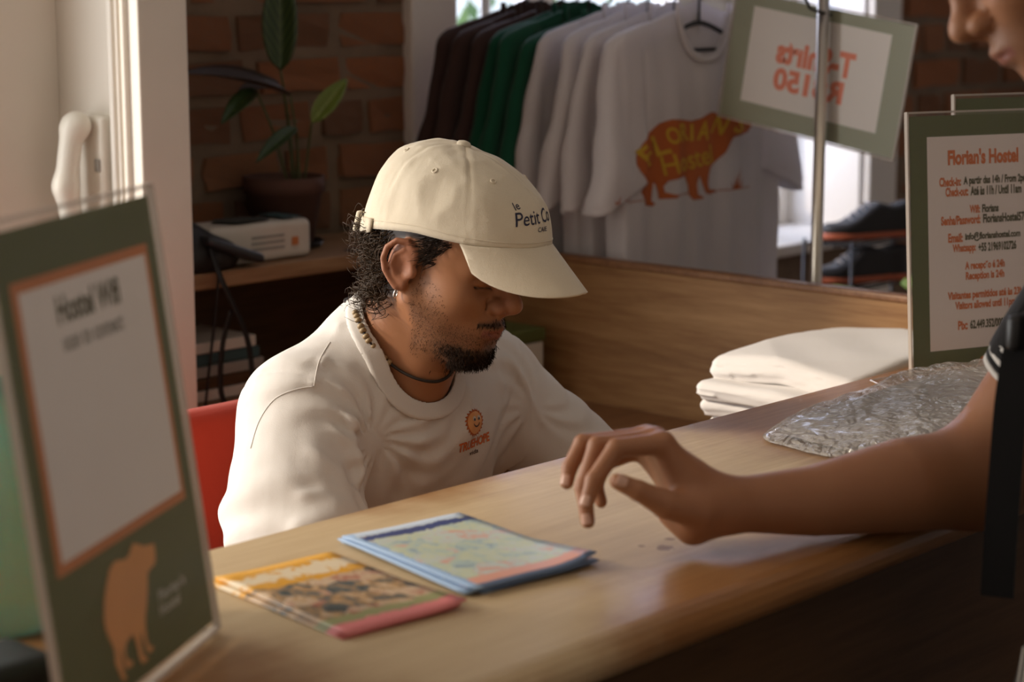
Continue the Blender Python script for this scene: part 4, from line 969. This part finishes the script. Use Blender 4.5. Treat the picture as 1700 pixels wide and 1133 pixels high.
# bear print
CAPY = [(240, 560), (245, 480), (290, 370), (370, 260), (450, 180), (540, 145), (620, 155), (720, 180), (800, 165), (850, 125), (890, 105), (960, 125), (1060, 170), (1160, 190), (1250, 200), (1245, 290), (1210, 355), (1130, 365), (1060, 385), (1040, 430), (1000, 540), (950, 620), (905, 680), (880, 760), (875, 850), (890, 910), (950, 925), (960, 945), (900, 965), (850, 940), (820, 850), (795, 760), (775, 800), (765, 850), (775, 940), (840, 985), (830, 998), (730, 995), (700, 940), (690, 830), (660, 740), (600, 745), (520, 770), (490, 820), (500, 880), (560, 910), (590, 930), (570, 950), (460, 945), (455, 880), (440, 800), (425, 770), (420, 850), (420, 960), (445, 990), (430, 1015), (370, 1000), (345, 930), (305, 850), (325, 770), (310, 710), (270, 640)]
def capy(s_): return [((x-740)*s_, (560-y)*s_) for x, y in CAPY]
tb = bvh_of(TEE[0]); p0 = onx(1165, 255, 0) if False else ony(1152, 262, .97); o0 = (p0[0]-RX, 0, p0[2]-1.545)
S_ = .000412; SYR = .505
def onshirt(vf, mat, nm, eps=.0012): mk(nm, drape((vf[0]*np.array([1., SYR]), vf[1]), o0, (1, 0, 0), (0, 0, 1), tb, eps, .012, .2), mat, front_tee)
onshirt(poly2d(capy(S_)), 'ink_brown_orange', 'bear_print')
for ch_, x, y, r, sz in (('F', 340, 490, 38, 1.05), ('L', 455, 395, 18, 1.05), ('O', 545, 310, 12, .85), ('R', 640, 285, 6, .9), ('I', 720, 300, 0, .85), ('A', 825, 290, -5, .95), ('N', 960, 245, -18, .95), ('S', 1120, 265, -28, .8)):
    onshirt(place2d(text2d(ch_, (100 if ch_ != 'I' else 36)*S_*sz, 205*S_*sz, .025), ((x-740)*S_, (560-y)*S_), math.radians(r)), 'ink_yellow', 'print_letter', .0026)
onshirt(place2d(text2d('Hostel', 440*S_, 205*S_, .01), ((690-740)*S_, (560-575)*S_), math.radians(10)), 'ink_yellow', 'print_lettering', .0026)
bar = lambda x0, y0, x1, y1, w: poly2d([((x0-740)*S_, (560-y0+w)*S_), ((x0-740)*S_, (560-y0-w)*S_), ((x1-740)*S_, (560-y1-w)*S_), ((x1-740)*S_, (560-y1+w)*S_)])
gr = [bar(215, 940, 330, 935, 5), bar(560, 918, 700, 918, 5), bar(960, 930, 1230, 930, 5)]
for x, tx, ty in ((75, 60, 890), (90, 110, 850), (190, 180, 830), (200, 215, 840), (1070, 1040, 850), (1085, 1130, 710), (1095, 1160, 800), (1110, 1170, 860), (1080, 1085, 790)):
    gr.append(poly2d([((x-740-12)*S_, (560-935)*S_), ((x-740+12)*S_, (560-935)*S_), ((tx-740)*S_, (560-ty)*S_)]))
for g_ in gr: onshirt(g_, 'ink_brown_orange', 'ground_print')
# ---- acrylic sign holders
def onplane(x, y, p0, n_): v = ray(x, y); return CC+v*(((p0-CC)@n_)/(v@n_))
def acrylic(name, label, p0, ex, ey, W, Hs, border, group=None, foot=None, edge=.006):
    """p0: lower left corner seen from the printed side"""
    ex = np.asarray(ex, float)/np.linalg.norm(ex); ey = np.asarray(ey, float)/np.linalg.norm(ey); nz_ = np.cross(ex, ey)
    t = thing(name, label, 'sign', (p0+ex*W/2).tolist(), 0, group)
    B_ = lambda x0, x1, y0, y1, z0, z1, bev=0: frame(box(x0, x1, y0, y1, z0, z1, bev), p0, ex, ey, nz_)
    mk('insert', B_(edge, W-edge, edge, Hs-edge, -.0006, .0006), border, t, world=True)
    sh_ = mk('acrylic_sheet', B_(0, W, 0, Hs, .0014, .0036), 'acrylic', t, world=True); mk('acrylic_sheet', B_(0, W, 0, Hs, -.0036, -.0014), 'acrylic', t, world=True)
    mk('sheet_edge', join(B_(-.001, .002, 0, Hs, -.0036, .0036), B_(W-.002, W+.001, 0, Hs, -.0036, .0036), B_(0, W, Hs-.002, Hs+.001, -.0036, .0036), B_(0, W, -.001, .002, -.0036, .0036)), 'acrylic_edge', t, world=True)
    if foot:
        V = np.array(foot+[(x, y, z+.004) for x, y, z in foot]); n4 = len(foot); mk('foot_plate', (V, [list(range(n4))[::-1], list(range(n4, 2*n4))]+[[i, (i+1) % n4, n4+(i+1) % n4, n4+i] for i in range(n4)]), 'acrylic', t, world=True)
        mk('foot_edge', tube([np.array(q)+np.array([0, 0, .002]) for q in foot]+[np.array(foot[0])+np.array([0, 0, .002])], .0012, 5), 'acrylic_edge', t, world=True)
    return t, ex, ey, nz_
def local(px, py, p0, ex, ey, nz_): q = onplane(px, py, p0, nz_)-p0; return np.array([q@ex, q@ey])
# right sign
rp0 = onz(1512, 622, 1.0045); rex = np.array([.931, -.365, 0.]); rey = np.array([.0318, .0811, .996])
t, ex, ey, nz_ = acrylic('acrylic_sign', 'upright acrylic sign listing the hostel check-in times, wifi and contacts', rp0, rex, rey, .292, .402, 'print_green',
    foot=[tuple(onz(1445, 634, 1.0003)), tuple(onz(1512, 623, 1.0003)), tuple(rp0*np.array([1, 1, 0])+rex*.292+np.array([0, 0, 1.0003])), tuple(rp0*np.array([1, 1, 0])+rex*.292+np.array([-.06, -.07, 1.0003])), tuple(onz(1500, 660, 1.0003))])
Lr = lambda x, y: local(x, y, rp0, ex, ey, nz_)
a = Lr(1538, 228); b = Lr(1538, 585); cx = .146
pw = .292-2*a[0]
mk('printed_panel', frame(box(a[0], .292-a[0], b[1], a[1], .0006, .0009), rp0, ex, ey, nz_), 'paper_pink', t, world=True)
def line(parts, y, h, wpx, cpx=1633):
    c0 = Lr(cpx, y); w = (Lr(cpx+wpx/2, y)-Lr(cpx-wpx/2, y))[0]; full = ''.join(q for q, _ in parts)
    widths = [text2d(q.strip() if q.strip() else q, None, 1., .0)[0] for q, _ in parts]
    ws = [v[:, 0].max()-v[:, 0].min() for v in widths]
    ratio = [len(q) for q, _ in parts]; tot = sum(ratio); x = cx-w/2
    for (q, m_), r_ in zip(parts, ratio):
        seg_w = w*r_/tot; vis = seg_w*(len(q.strip())/max(1, len(q)))
        hh_ = h*(1.12 if any(ch in q for ch in 'gjpqy,') else 1.)
        V, Fc = place2d(text2d(q.strip(), vis, hh_, .045), (x+vis/2 if not q.startswith(' ') else x+seg_w-vis/2, c0[1]-(hh_-h)/2))
        mk('lettering', frame((np.concatenate([V, np.full((len(V), 1), .00125)], 1), Fc), rp0, ex, ey, nz_), m_, t, world=True); x += seg_w
O, G = 'ink_text_orange', 'ink_text_green'
line([("Florian's Hostel", O)], 259, .0245, 117)
line([('Check-in: ', O), ('A partir das 14h / From 2pm', G)], 299, .0145, 146); line([('Check-out: ', O), ('Até às 11h / Until 11am', G)], 316, .0145, 126)
line([('Wifi: ', O), ('Florians', G)], 346, .013, 48); line([('Senha/Password: ', O), ('FloriansHostel57s', G)], 363, .0145, 142)
line([('Email: ', O), ('info@florianshostel.com', G)], 392, .0145, 120); line([('Whatsapp: ', O), ('+55 21969102726', G)], 410, .0145, 106)
line([('A recepção é 24h', O)], 440, .0145, 66); line([('Reception is 24h', O)], 457, .0145, 64)
line([('Visitantes permitidos até às 23h', O)], 488, .0145, 124); line([('Visitors allowed until 11pm', O)], 505, .0145, 100)
line([('Pix: ', O), ('62.449.352/0001-86', G)], 537, .0145, 92)
bb = Lr(1638, 592); V, Fc = place2d(poly2d(capy(.034/1010)), (cx, bb[1]-.012)); mk('bear_emblem', frame((np.concatenate([V, np.full((len(V), 1), .0013)], 1), Fc), rp0, ex, ey, nz_), 'print_orange', t, world=True)
# second sign just behind it
q0 = rp0+rex*.168-np.cross(rex, rey)*.10+np.array([0, 0, 0.]); q0[2] = 1.0045
t2, e2, u2, n2 = acrylic('acrylic_sign', 'acrylic sign mostly hidden behind the check-in sign, only its top corner showing', q0, rex, rey, .292, .420, 'print_green', foot=[tuple(q0*np.array([1, 1, 0])+np.array([0, 0, 1.0003])), tuple(q0*np.array([1, 1, 0])+rex*.29+np.array([0, 0, 1.0003])), tuple(q0*np.array([1, 1, 0])+rex*.29+np.array([.03, .07, 1.0003])), tuple(q0*np.array([1, 1, 0])+np.array([.03, .07, 1.0003]))])
mk('printed_panel', frame(box(.03, .262, .05, .38, .0006, .0009), q0, e2, u2, n2), 'paper_pink', t2, world=True)
# near sign at the left, leaning back
LW, LH = .315, .418
lex = np.array([.872, .489, 0.]); lex /= np.linalg.norm(lex); lback = np.array([-.489, .872, 0.]); tl = math.radians(7.5); ley = UPV*math.cos(tl)+lback*math.sin(tl)
lp1 = onz(361, 1042, 1.006); lp0 = lp1-lex*LW
fb = lambda d_, w_: tuple(np.array([*(lp0+lex*w_)[:2], 1.0003])+np.array([lback[0], lback[1], 0])*d_)
t, ex, ey, nz_ = acrylic('acrylic_sign', 'large leaning acrylic sign with green border and orange framed panel, nearest the camera', lp0, lex, ley, LW, LH, 'print_green', foot=[fb(0, 0), fb(0, LW), fb(.09, LW), fb(.09, 0)], edge=.009)
Ll = lambda x, y: local(x, y, lp0, ex, ey, nz_)
c4 = [Ll(14, 478), Ll(241, 400), Ll(306, 828), Ll(95, 962)]
x0 = (c4[0][0]+c4[3][0])/2; x1 = (c4[1][0]+c4[2][0])/2; y1 = (c4[0][1]+c4[1][1])/2; y0 = (c4[2][1]+c4[3][1])/2
FB = lambda a_, b_, c_, d_, e_, f_: frame(box(a_, b_, c_, d_, e_, f_), lp0, ex, ey, nz_)
mk('panel_frame', FB(x0, x1, y0, y1, .0006, .0009), 'print_orange', t, world=True)
mk('printed_panel', FB(x0+.011, x1-.008, y0+.009, y1-.009, .0009, .0011), 'paper_white', t, world=True)
def lline(q, y, h, w, m_, x):
    V, Fc = place2d(text2d(q, w, h, .03), (x, y)); mk('lettering', frame((np.concatenate([V, np.full((len(V), 1), .0013)], 1), Fc), lp0, ex, ey, nz_), m_, t, world=True)
cxl = (x0+x1)/2; ta = Ll(140, 500); tb_ = Ll(152, 553)
lline('Hostel Wifi', ta[1], .024, .12, 'ink_text_green', cxl); lline('scan to connect', tb_[1], .014, .115, 'grey_plastic', cxl)
ca = Ll(220, 1010); V, Fc = place2d(poly2d(capy(.115/1010)), (ca[0], ca[1])); mk('bear_emblem', frame((np.concatenate([V, np.full((len(V), 1), .0013)], 1), Fc), lp0, ex, ey, nz_), 'print_salmon', t, world=True)
for q_, (px_, py_), w_ in (("Florian's", (283, 975), .06), ('Hostel', (280, 1003), .045)):
    l_ = Ll(px_, py_); lline(q_, l_[1], .011, w_, 'print_pale', l_[0])
# ---- hanging price sign, seen from behind
SX = 1.912
cs = [onx(x, y, SX) for x, y in ((1228, -5), (1530, 35), (1475, 258), (1190, 190))]; cen_ = sum(cs)/4
pex = np.array([0, -.983, -.16]); pex /= np.linalg.norm(pex); pey = np.array([0, -.19, .98]); pey = pey-pex*(pey@pex); pey /= np.linalg.norm(pey)
PW, PH = .445, .275; pp0 = cen_-pex*PW/2-pey*PH/2
t, ex, ey, nz_ = acrylic('price_sign', 'tilted plastic sign with T-Shirts price hanging on the rail, lettering seen mirrored', pp0, pex, pey, PW, PH, 'print_sage', edge=.004)
mk('printed_panel', frame(box(.052, PW-.052, .045, PH-.03, -.0011, .0011), pp0, ex, ey, nz_), 'paper_white', t, world=True)
def pline(q, cx_, cy_, w, h):
    V, Fc = text2d(q, w, h, .05); V = V*np.array([-1, 1]); c_ = local(cx_, cy_, pp0, ex, ey, nz_)
    V = V+c_; n_ = len(V); V3 = np.concatenate([np.concatenate([V, np.full((n_, 1), .0013)], 1), np.concatenate([V, np.full((n_, 1), -.0013)], 1)])
    mk('lettering', frame((V3, Fc+[[i+n_ for i in f[::-1]] for f in Fc]), pp0, ex, ey, nz_), 'ink_coral', t, world=True)
pline('T-Shirts', 1354, 97, .195, .054); pline('R$150', 1341, 145, .175, .054)
clp = [onx(1338, 0, 1.862), onx(1345, 14, 1.862), onx(1362, 20, 1.862), onx(1380, 25, 1.90)]
mk('hanging_tie', tube(spline([(RX, pp0[1]-.16, RZ), *clp], 24), .0035, 6), 'black_plastic', t, True, world=True)
# ------------------------------------------------------------------ on the counter
def leaf_pack(name, labels, cat, c_, W, L, ang, mats, group, z0=1.0, curl=0.):
    for k, (m_, dx, dy, da) in enumerate(mats):
        nx, ny = 12, 16; V = []; th_ = .0016
        for j in range(ny+1):
            for i in range(nx+1):
                u, v_ = i/nx, j/ny; V.append(((u-.5)*W, (v_-.5)*L, curl*max(0, u-.6)**2*max(0, .45-v_)**1.0*(k+1)*4+.0012*math.sin(u*3+v_*2)**2))
        V = np.array(V); n_ = len(V); Fc = [[j*(nx+1)+i, j*(nx+1)+i+1, (j+1)*(nx+1)+i+1, (j+1)*(nx+1)+i] for j in range(ny) for i in range(nx)]
        V2 = V.copy(); V2[:, 2] -= 0; V[:, 2] += th_; rim = [i for i in range(nx+1)]+[j*(nx+1)+nx for j in range(1, ny+1)]+[ny*(nx+1)+i for i in range(nx-1, -1, -1)]+[j*(nx+1) for j in range(ny-1, 0, -1)]
        F2 = Fc+[[i+n_ for i in f[::-1]] for f in Fc]+[[rim[i], rim[i]+n_, rim[(i+1) % len(rim)]+n_, rim[(i+1) % len(rim)]] for i in range(len(rim))]
        o = mk(name, (np.concatenate([V, V2]), F2), m_, None, True); o.location = (c_[0]+dx, c_[1]+dy, z0+.0004+k*.0034); o.rotation_euler = (0, 0, ang+da); tag(o, labels[k], cat, group)
leaf_pack('brochure', ['bottom map brochure of the pale blue pile', 'middle map brochure of the pale blue pile', 'pale pastel map brochure on top of the pile beside the hand'], 'brochure', (-.084, -.211), .158, .240, -.165,
          [('print_map', .008, .006, .05), ('print_map', -.006, .003, -.03), ('print_map', 0, 0, 0)], 'map brochures on the counter', curl=.012)
leaf_pack('brochure', ['lower orange and pink brochure under its twin near the leaning sign', 'orange and pink food brochure lying on top near the leaning sign'], 'brochure', (-.270, -.213), .143, .232, -.135,
          [('print_food', -.006, .004, .03), ('print_food', 0, 0, 0)], 'food brochures on the counter', curl=.010)
# folded white t-shirts
FL = ['lowest folded white t-shirt of the stack behind the counter', 'second folded white t-shirt from the bottom of the stack', 'third folded white t-shirt in the stack, under the top one', 'folded white t-shirt on top of the stack behind the counter']
zz = .8565
for k in range(4):
    hgt = (.038, .030, .032, .046)[k]; cx_, cy_ = (1.265, 1.25, 1.245, 1.27)[k], (.185, .19, .18, .195)[k]; w_, l_ = (.205, .215, .22, .205)[k], (.150, .145, .155, .145)[k]
    def fs(p, k=k, hgt=hgt, cx_=cx_, cy_=cy_, w_=w_, l_=l_, zz=zz):
        x, y, z = p[..., 0]-cx_, p[..., 1]-cy_, p[..., 2]-zz-hgt/2
        edge_ = .016*wob(p*np.array([1, 1, .2], p.dtype), 16, 30+k); z = z+.10*np.clip(np.abs(x)+np.abs(y)*1.1-.20, 0, 1)*(1 if k == 3 else .25)
        d = rbox(np.stack([x+edge_, y+edge_*.6, z], -1), (0, 0, 0), (w_, l_, hgt/2), hgt/2*.9)
        lay = .0035*np.exp(-((z-.2*hgt*np.sin(x*9+k))/.0028)**2)+.003*np.exp(-((z+.22*hgt)/.0025)**2)
        return smax(d+lay-.0045*wob(p, 34, 40+k)*(z > -.004), -(z+hgt/2-.0006), .002)
    o = mk('folded_t_shirt', surf(fs, (cx_-w_-.03, cy_-l_-.03, zz-.006), (cx_+w_+.03, cy_+l_+.03, zz+hgt+.014), .0048), 'tee_fold', None, True); tag(o, FL[k], 't-shirt', 'folded t-shirts in the stack'); zz += hgt-.001
# clear plastic bag
bg = thing('plastic_bag', 'crumpled clear plastic bag lying on the counter beside the forearm', 'bag', (.86, -.22, 1.0))
bp0, bp1 = np.array([.552, -.190]), np.array([1.20, -.285])
def bag_sdf(g, nz=1.):
    def fn(p):
        ax = (bp1-bp0)/np.linalg.norm(bp1-bp0); L = np.linalg.norm(bp1-bp0); r_ = p[..., :2]-bp0.astype(p.dtype); u = r_@ax.astype(p.dtype)/L; v_ = r_@np.array([-ax[1], ax[0]], p.dtype)
        tp = np.clip((u+.02)/.22, 0, 1)**.6; hw = .045+.080*tp; hz_ = .006+.046*np.clip(u*1.7, 0, 1)**.8
        cr = nz*(.0045*np.abs(wob(p, 55, 61))+.007*wob(p, 24, 62)+.003*np.abs(wob(p, 120, 63)))
        q = np.stack([(u-.5)*L*.98, v_/hw*.135, (p[..., 2]-1.0)/hz_*.036], -1)
        d = (rbox(q, (0, 0, 0), (L/2, .135, .036), .034)-cr)*np.clip(hz_/.036, .25, 1.)
        return smax(d-g, 1.0008-p[..., 2], .002)
    return surf(fn, (.49, -.46, .995), (1.30, -.03, 1.10), .0048)
mk('film', bag_sdf(0.), 'film', bg, True, world=True)
mk('contents', bag_sdf(-.010, .25), 'bag_content', bg, True, world=True)
# green bottle and dark case at the far left
bo = thing('glass_bottle', 'green glass bottle behind the leaning sign', 'bottle', (-.545, -.06, 1.0))
mk('glass', lathe([(.002, .004), (.038, .002), (.042, .008), (.042, .15), (.036, .185), (.018, .205), (.016, .235), (.0185, .238), (.0185, .246), (.014, .246), (.013, .205), (.032, .18), (.039, .15), (.039, .012), (.002, .010)], 36), 'bottle_glass', bo, True)
mk('stopper', lathe([(.001, .225), (.0125, .225), (.0175, .248), (.0175, .262), (.001, .264)], 20), 'ivory_plastic', bo, True)
tag(mk('black_case', surf(lambda p: rbox(p, (-.665, -.19, 1.0155), (.060, .04, .015), .012), (-.74, -.25, .995), (-.59, -.13, 1.035), .003), 'black_bag', None, True), 'small black case at the lower left edge of the picture', 'case')
# ------------------------------------------------------------------ staff side props
bx_ = thing('card_box', 'pale cardboard box with green lid behind the clerk, by the plywood panel', 'box', (1.40, 1.22, .74))
mk('box_body', box(-.10, .10, -.13, .13, .0, .125, .004), 'box_paper', bx_); mk('lid', box(-.104, .104, -.134, .134, .125, .155, .006), 'print_green', bx_)
for k in range(4): mk('label_bar', box(-.1008, -.1, -.09+.045*k, -.075+.045*k, .03, .1), 'grey_plastic', bx_)
# potted plant on the shelf
pt = thing('potted_plant', 'dark leafy plant in a terracotta pot on the back shelf', 'plant', (1.205, 1.562, SZ))
mk('saucer', lathe([(.002, .001), (.075, .001), (.083, .014), (.078, .014), (.072, .006), (.002, .006)], 28), 'black_plastic', pt, True)
mk('pot', lathe([(.058, .007), (.060, .008), (.080, .115), (.086, .116), (.087, .150), (.080, .150), (.078, .130), (.055, .125), (.002, .125)], 32), 'terracotta', pt, True)
mk('soil', lathe([(.002, .124), (.078, .124), (.077, .134), (.04, .139), (.002, .141)], 24), 'soil', pt, True)
def leafm(base, tip, width, up, droop, mat):
    base, tip, up = np.asarray(base), np.asarray(tip), np.asarray(up, float); ax = tip-base; L = np.linalg.norm(ax); a_ = ax/L; sd = np.cross(a_, up); sd /= np.linalg.norm(sd); nn_ = np.cross(sd, a_)
    V, UV = [], []
    for j in range(15):
        v_ = j/14; w = width*(math.sin(math.pi*v_**.75)**.8*.98+.004)*(1 if v_ < .999 else .1)
        for i in range(7):
            u = i/6*2-1; V.append(base+ax*v_+nn_*(droop*L*(v_*(1-v_)*1.2)+abs(u)*w*.30)+sd*u*w*.5); UV.append((i/6, v_))
    o = mk('leaf', (np.array(V), grid_faces(15, 7, False)), mat, pt, True, world=True)
    uvl = o.data.uv_layers.new(name='UVMap')
    for lp in o.data.loops: uvl.data[lp.index].uv = UV[lp.vertex_index]
    sd_ = o.modifiers.new('thickness', 'SOLIDIFY'); sd_.thickness = .0012
PY = lambda x, y, Y=1.52: ony(x, y, Y)
toC = np.array([-.7, -.7, .1])
leafm(PY(466, 118), PY(466, -75), .075, toC, .0, 'leaf_green'); leafm(PY(482, 160, 1.50), PY(300, 122, 1.44), .062, (-.3, -.5, .9), .10, 'leaf_dark')
leafm(PY(425, 150, 1.49), PY(366, 208, 1.45), .040, (-.5, -.6, .6), .10, 'leaf_green'); leafm(PY(517, 205, 1.50), PY(577, 130, 1.50), .045, (-.6, -.7, .3), .08, 'leaf_light'); leafm(PY(492, 212, 1.48), PY(424, 272, 1.44), .035, (-.4, -.6, .8), .08, 'leaf_green')
leafm(PY(470, 148, 1.54), PY(395, 150, 1.56), .05, (-.3, -.5, .9), .1, 'leaf_dark')
for a_, b_ in (((466, 118, 1.52), (490, 285, 1.52)), ((482, 160, 1.50), (498, 288, 1.50)), ((425, 150, 1.49), (478, 288, 1.51)), ((517, 205, 1.50), (505, 288, 1.52)), ((492, 212, 1.48), (492, 290, 1.52)), ((470, 148, 1.54), (485, 290, 1.54))):
    p_, q_ = PY(*a_), PY(*b_); q_[2] = SZ+.138; mk('stem', tube(spline([p_, (p_+q_)/2+np.array([.006, .004, .012]), q_], 10), .0026, 6), 'stem', pt, True, world=True)
# paper package
pk = thing('paper_package', 'cream paper package with dark print lying on the back shelf', 'package', (1.012, 1.462, SZ))
mk('wrapper', surf(lambda p: rbox(p, (0, 0, .040), (.132, .056, .0395), .014)-.0015*wob(p, 45, 71), (-.15, -.075, -.008), (.15, .075, .09), .0045), 'box_paper', pk, True)
for V in ([(-.06, -.05), (.03, -.045), (.05, -.01), (.02, .03), (-.05, .035), (-.085, .0)], [(.06, -.048), (.115, -.048), (.115, .04), (.07, .042)]):
    pp = poly2d(V); mk('top_print', (np.concatenate([pp[0], np.full((len(V), 1), .0842)], 1), pp[1]), 'box_print' if V[0][0] < 0 else 'box_teal', pk)
for k in range(3): mk('side_print', box(-.03+.0*k, .055, -.0582, -.0574, .025+.012*k, .030+.012*k), 'grey_plastic', pk)
mk('side_print', box(.075, .092, -.0582, -.0574, .028, .045), 'print_orange', pk)
# black shoulder bag on the shelf, with hanging cables
bb_ = thing('shoulder_bag', 'black bag slumped on the left end of the back shelf', 'bag', (.79, 1.43, SZ))
mk('bag_body', surf(lambda p: smax(smin(ell(p, (-.02, .03, .045), (.11, .075, .085)), ell(p, (.07, .0, .025), (.10, .065, .045)), .05)-.004*wob(p, 40, 81), .001-p[..., 2], .004), (-.16, -.10, -.01), (.20, .13, .15), .006), 'black_bag', bb_, True)
mk('flap', surf(lambda p: rbox(p-np.stack([0*p[..., 0], 0*p[..., 0], -.35*(p[..., 0]-.1)], -1), (.115, -.035, .045), (.07, .042, .010), .008), (.02, -.10, .0), (.21, .03, .10), .004), 'phone_shell', bb_, True)
mk('carry_strap', ribbon(spline([(.06, -.055, .06), (.05, -.098, .0), (.075, -.105, -.06), (.115, -.10, -.14), (.12, -.10, -.24), (.08, -.10, -.275), (.045, -.10, -.23), (.05, -.10, -.14), (.07, -.104, -.07)], 46), (.5, .2, 0), .016, .003), 'black_bag', bb_, True)
tag(mk('cable', tube(spline([PY(352, 430, 1.368), PY(362, 455, 1.362), PY(358, 520, 1.362), PY(350, 590, 1.362), PY(340, 690, 1.362), PY(335, 800, 1.362)], 40), .0028, 6), 'black_plastic', None, True), 'thin black cable hanging down in front of the shelf', 'cable')
for k in range(5):
    o = tag(mk('book', box(.80+.0*k, 1.04-.01*k, 1.42, 1.60, .786+.024*k, .808+.024*k, .002), ('box_paper', 'wood_front', 'grey_plastic', 'box_teal', 'box_paper')[k], None), ['cream book at the bottom of the pile on the lower shelf', 'dark brown book second from the bottom on the lower shelf', 'grey book in the middle of the pile on the lower shelf', 'dark teal book second from top of the lower shelf pile', 'cream book on top of the pile on the lower shelf'][k], 'book', 'books on the lower shelf')
# ------------------------------------------------------------------ intercom on the stub wall
ic = thing('intercom', 'ivory wall intercom handset beside the white casing', 'intercom', (PX0, 1.36, 1.22))
def bxw(*a, **k): return box(*a, **k)
mk('base', box(-.030, -.001, -.030, .048, -.06, .145, .010, 3), 'ivory_plastic', ic, True)
mk('back_plate', box(-.0012, .0, -.036, .054, -.066, .151), 'ivory_plastic', ic)
mk('button', box(-.034, -.028, -.022, -.008, .045, .068, .002), 'grey_plastic', ic)
mk('handset', surf(lambda p: smin(smin(cone(p, (-.062, .016, .115), (-.080, .016, .02), .021, .020), cone(p, (-.080, .016, .02), (-.066, .016, -.06), .020, .021), .02), smin(ell(p, (-.052, .016, .128), (.026, .030, .026)), ell(p, (-.054, .016, -.075), (.026, .030, .026)), .01), .015), (-.12, -.03, -.11), (-.01, .06, .17), .003), 'ivory_plastic', ic, True)
# ------------------------------------------------------------------ shoes by the window
rk = thing('shoe_rack', 'small dark wire rack holding shoes by the window', 'rack', (3.08, 1.30, 0))
for z in (.80, .915): mk('wire_shelf', join(*[tube([(2.86, 1.22+.03*k, z), (3.30, 1.22+.03*k, z)], .003, 5) for k in range(6)]), 'black_plastic', rk, True, world=True)
for x in (2.86, 3.30):
    for y in (1.22, 1.37): mk('leg', tube([(x, y, 0), (x, y, .93)], .005, 6), 'black_plastic', rk, True, world=True)
def shoe(label, loc, rot, up, so):
    t = thing('sneaker', label, 'shoe', loc, 0, 'shoes on the wire rack'); t.rotation_euler = rot
    ol = lambda p: smax(np.abs(p[..., 1]-.006*np.sin(p[..., 0]*18))-(.036+.010*np.cos((p[..., 0]-.06)*20)*.6), np.abs(p[..., 0])-.142+ (np.abs(p[..., 1])/.05)**2*.035, .03)
    mk('sole', surf(lambda p: smax(ol(p)-.003, np.abs(p[..., 2]-.010)-.0095, .005), (-.16, -.065, -.006), (.16, .065, .04), .005), so, t, True)
    mk('upper', surf(lambda p: smax(smax(ol(p), .016-p[..., 2], .004), p[..., 2]-(.045+.055*sst(-p[..., 0], -.10, .03)-.012*np.exp(-((p[..., 0]+.06)/.03)**2)), .02), (-.16, -.065, .015), (.16, .065, .12), .005), up, t, True)
    for k in range(4): mk('lace', tube(spline([(.01+.018*k, -.022, .092-.012*k), (.012+.018*k, 0, .098-.0125*k), (.014+.018*k, .022, .092-.012*k)], 7), .0025, 5), 'shoe_grey', t, True)
a1 = math.radians(150)
shoe('black sneaker with orange sole on the top of the wire rack', (3.06, 1.295, .918), (0, 0, a1), 'shoe_black', 'shoe_orange')
shoe('black sneaker with orange sole on the lower level of the rack', (3.02, 1.295, .803), (0, 0, a1), 'shoe_black', 'shoe_orange')
shoe('grey sneaker standing tilted against the end of the rack', (3.335, 1.20, .76), (0, math.radians(62), math.radians(150)), 'shoe_grey', 'shoe_orange')
# small plant behind the panel
sp2 = thing('small_plant', 'bright green leafy plant peeking over the plywood panel beside the sign', 'plant', (2.42, .80, 0))
mk('pot', lathe([(.09, 0), (.12, .25), (.13, .25), (.13, .28), (.11, .28), (.10, .25), (.002, .25)], 24), 'terracotta', sp2, True)
for k in range(9):
    a_ = k*2.4; tip = np.array([.12*math.cos(a_), .12*math.sin(a_), .875+.03*math.sin(k*1.7)]); mk('stem', tube(spline([(0, 0, .24), tip*np.array([.3, .3, .7]), tip-np.array([0, 0, .03])], 8), .004, 5), 'stem', sp2, True)
    mk('leaf', (np.array([tip+np.array([.05*math.cos(a_)*c_-.03*math.sin(a_)*s_, .05*math.sin(a_)*c_+.03*math.cos(a_)*s_, .01*c_]) for c_, s_ in ((-1, 0), (-.3, .8), (.4, .7), (1, 0), (.4, -.7), (-.3, -.8))]), [[0, 1, 2, 3], [0, 3, 4, 5]]), 'lime_leaf', sp2)
# garden outside the window
gs = thing('garden_shrub', 'sunlit green shrub outside the window', 'shrub', (2.6, 3.4, 0))
mk('trunk', tube([(0, 0, 0), (0, .05, 1.2)], .05, 8), 'wood_front', gs, True)
lv, lf = [], []
for k in range(900):
    c_ = RS.normal(size=3)*np.array([.75, .3, .42])+np.array([0, 0, 1.75]); a_ = RS.normal(size=3); a_ /= np.linalg.norm(a_); b_ = np.cross(a_, RS.normal(size=3)); b_ /= np.linalg.norm(b_); n_ = len(lv)
    lv += [c_-a_*.06, c_+b_*.028, c_+a_*.06, c_-b_*.028]; lf.append([n_, n_+1, n_+2, n_+3])
tag(mk('foliage', (np.array(lv), lf), plain('shrub_leaf', (.10, .22, .05), .6), gs), kind='stuff')
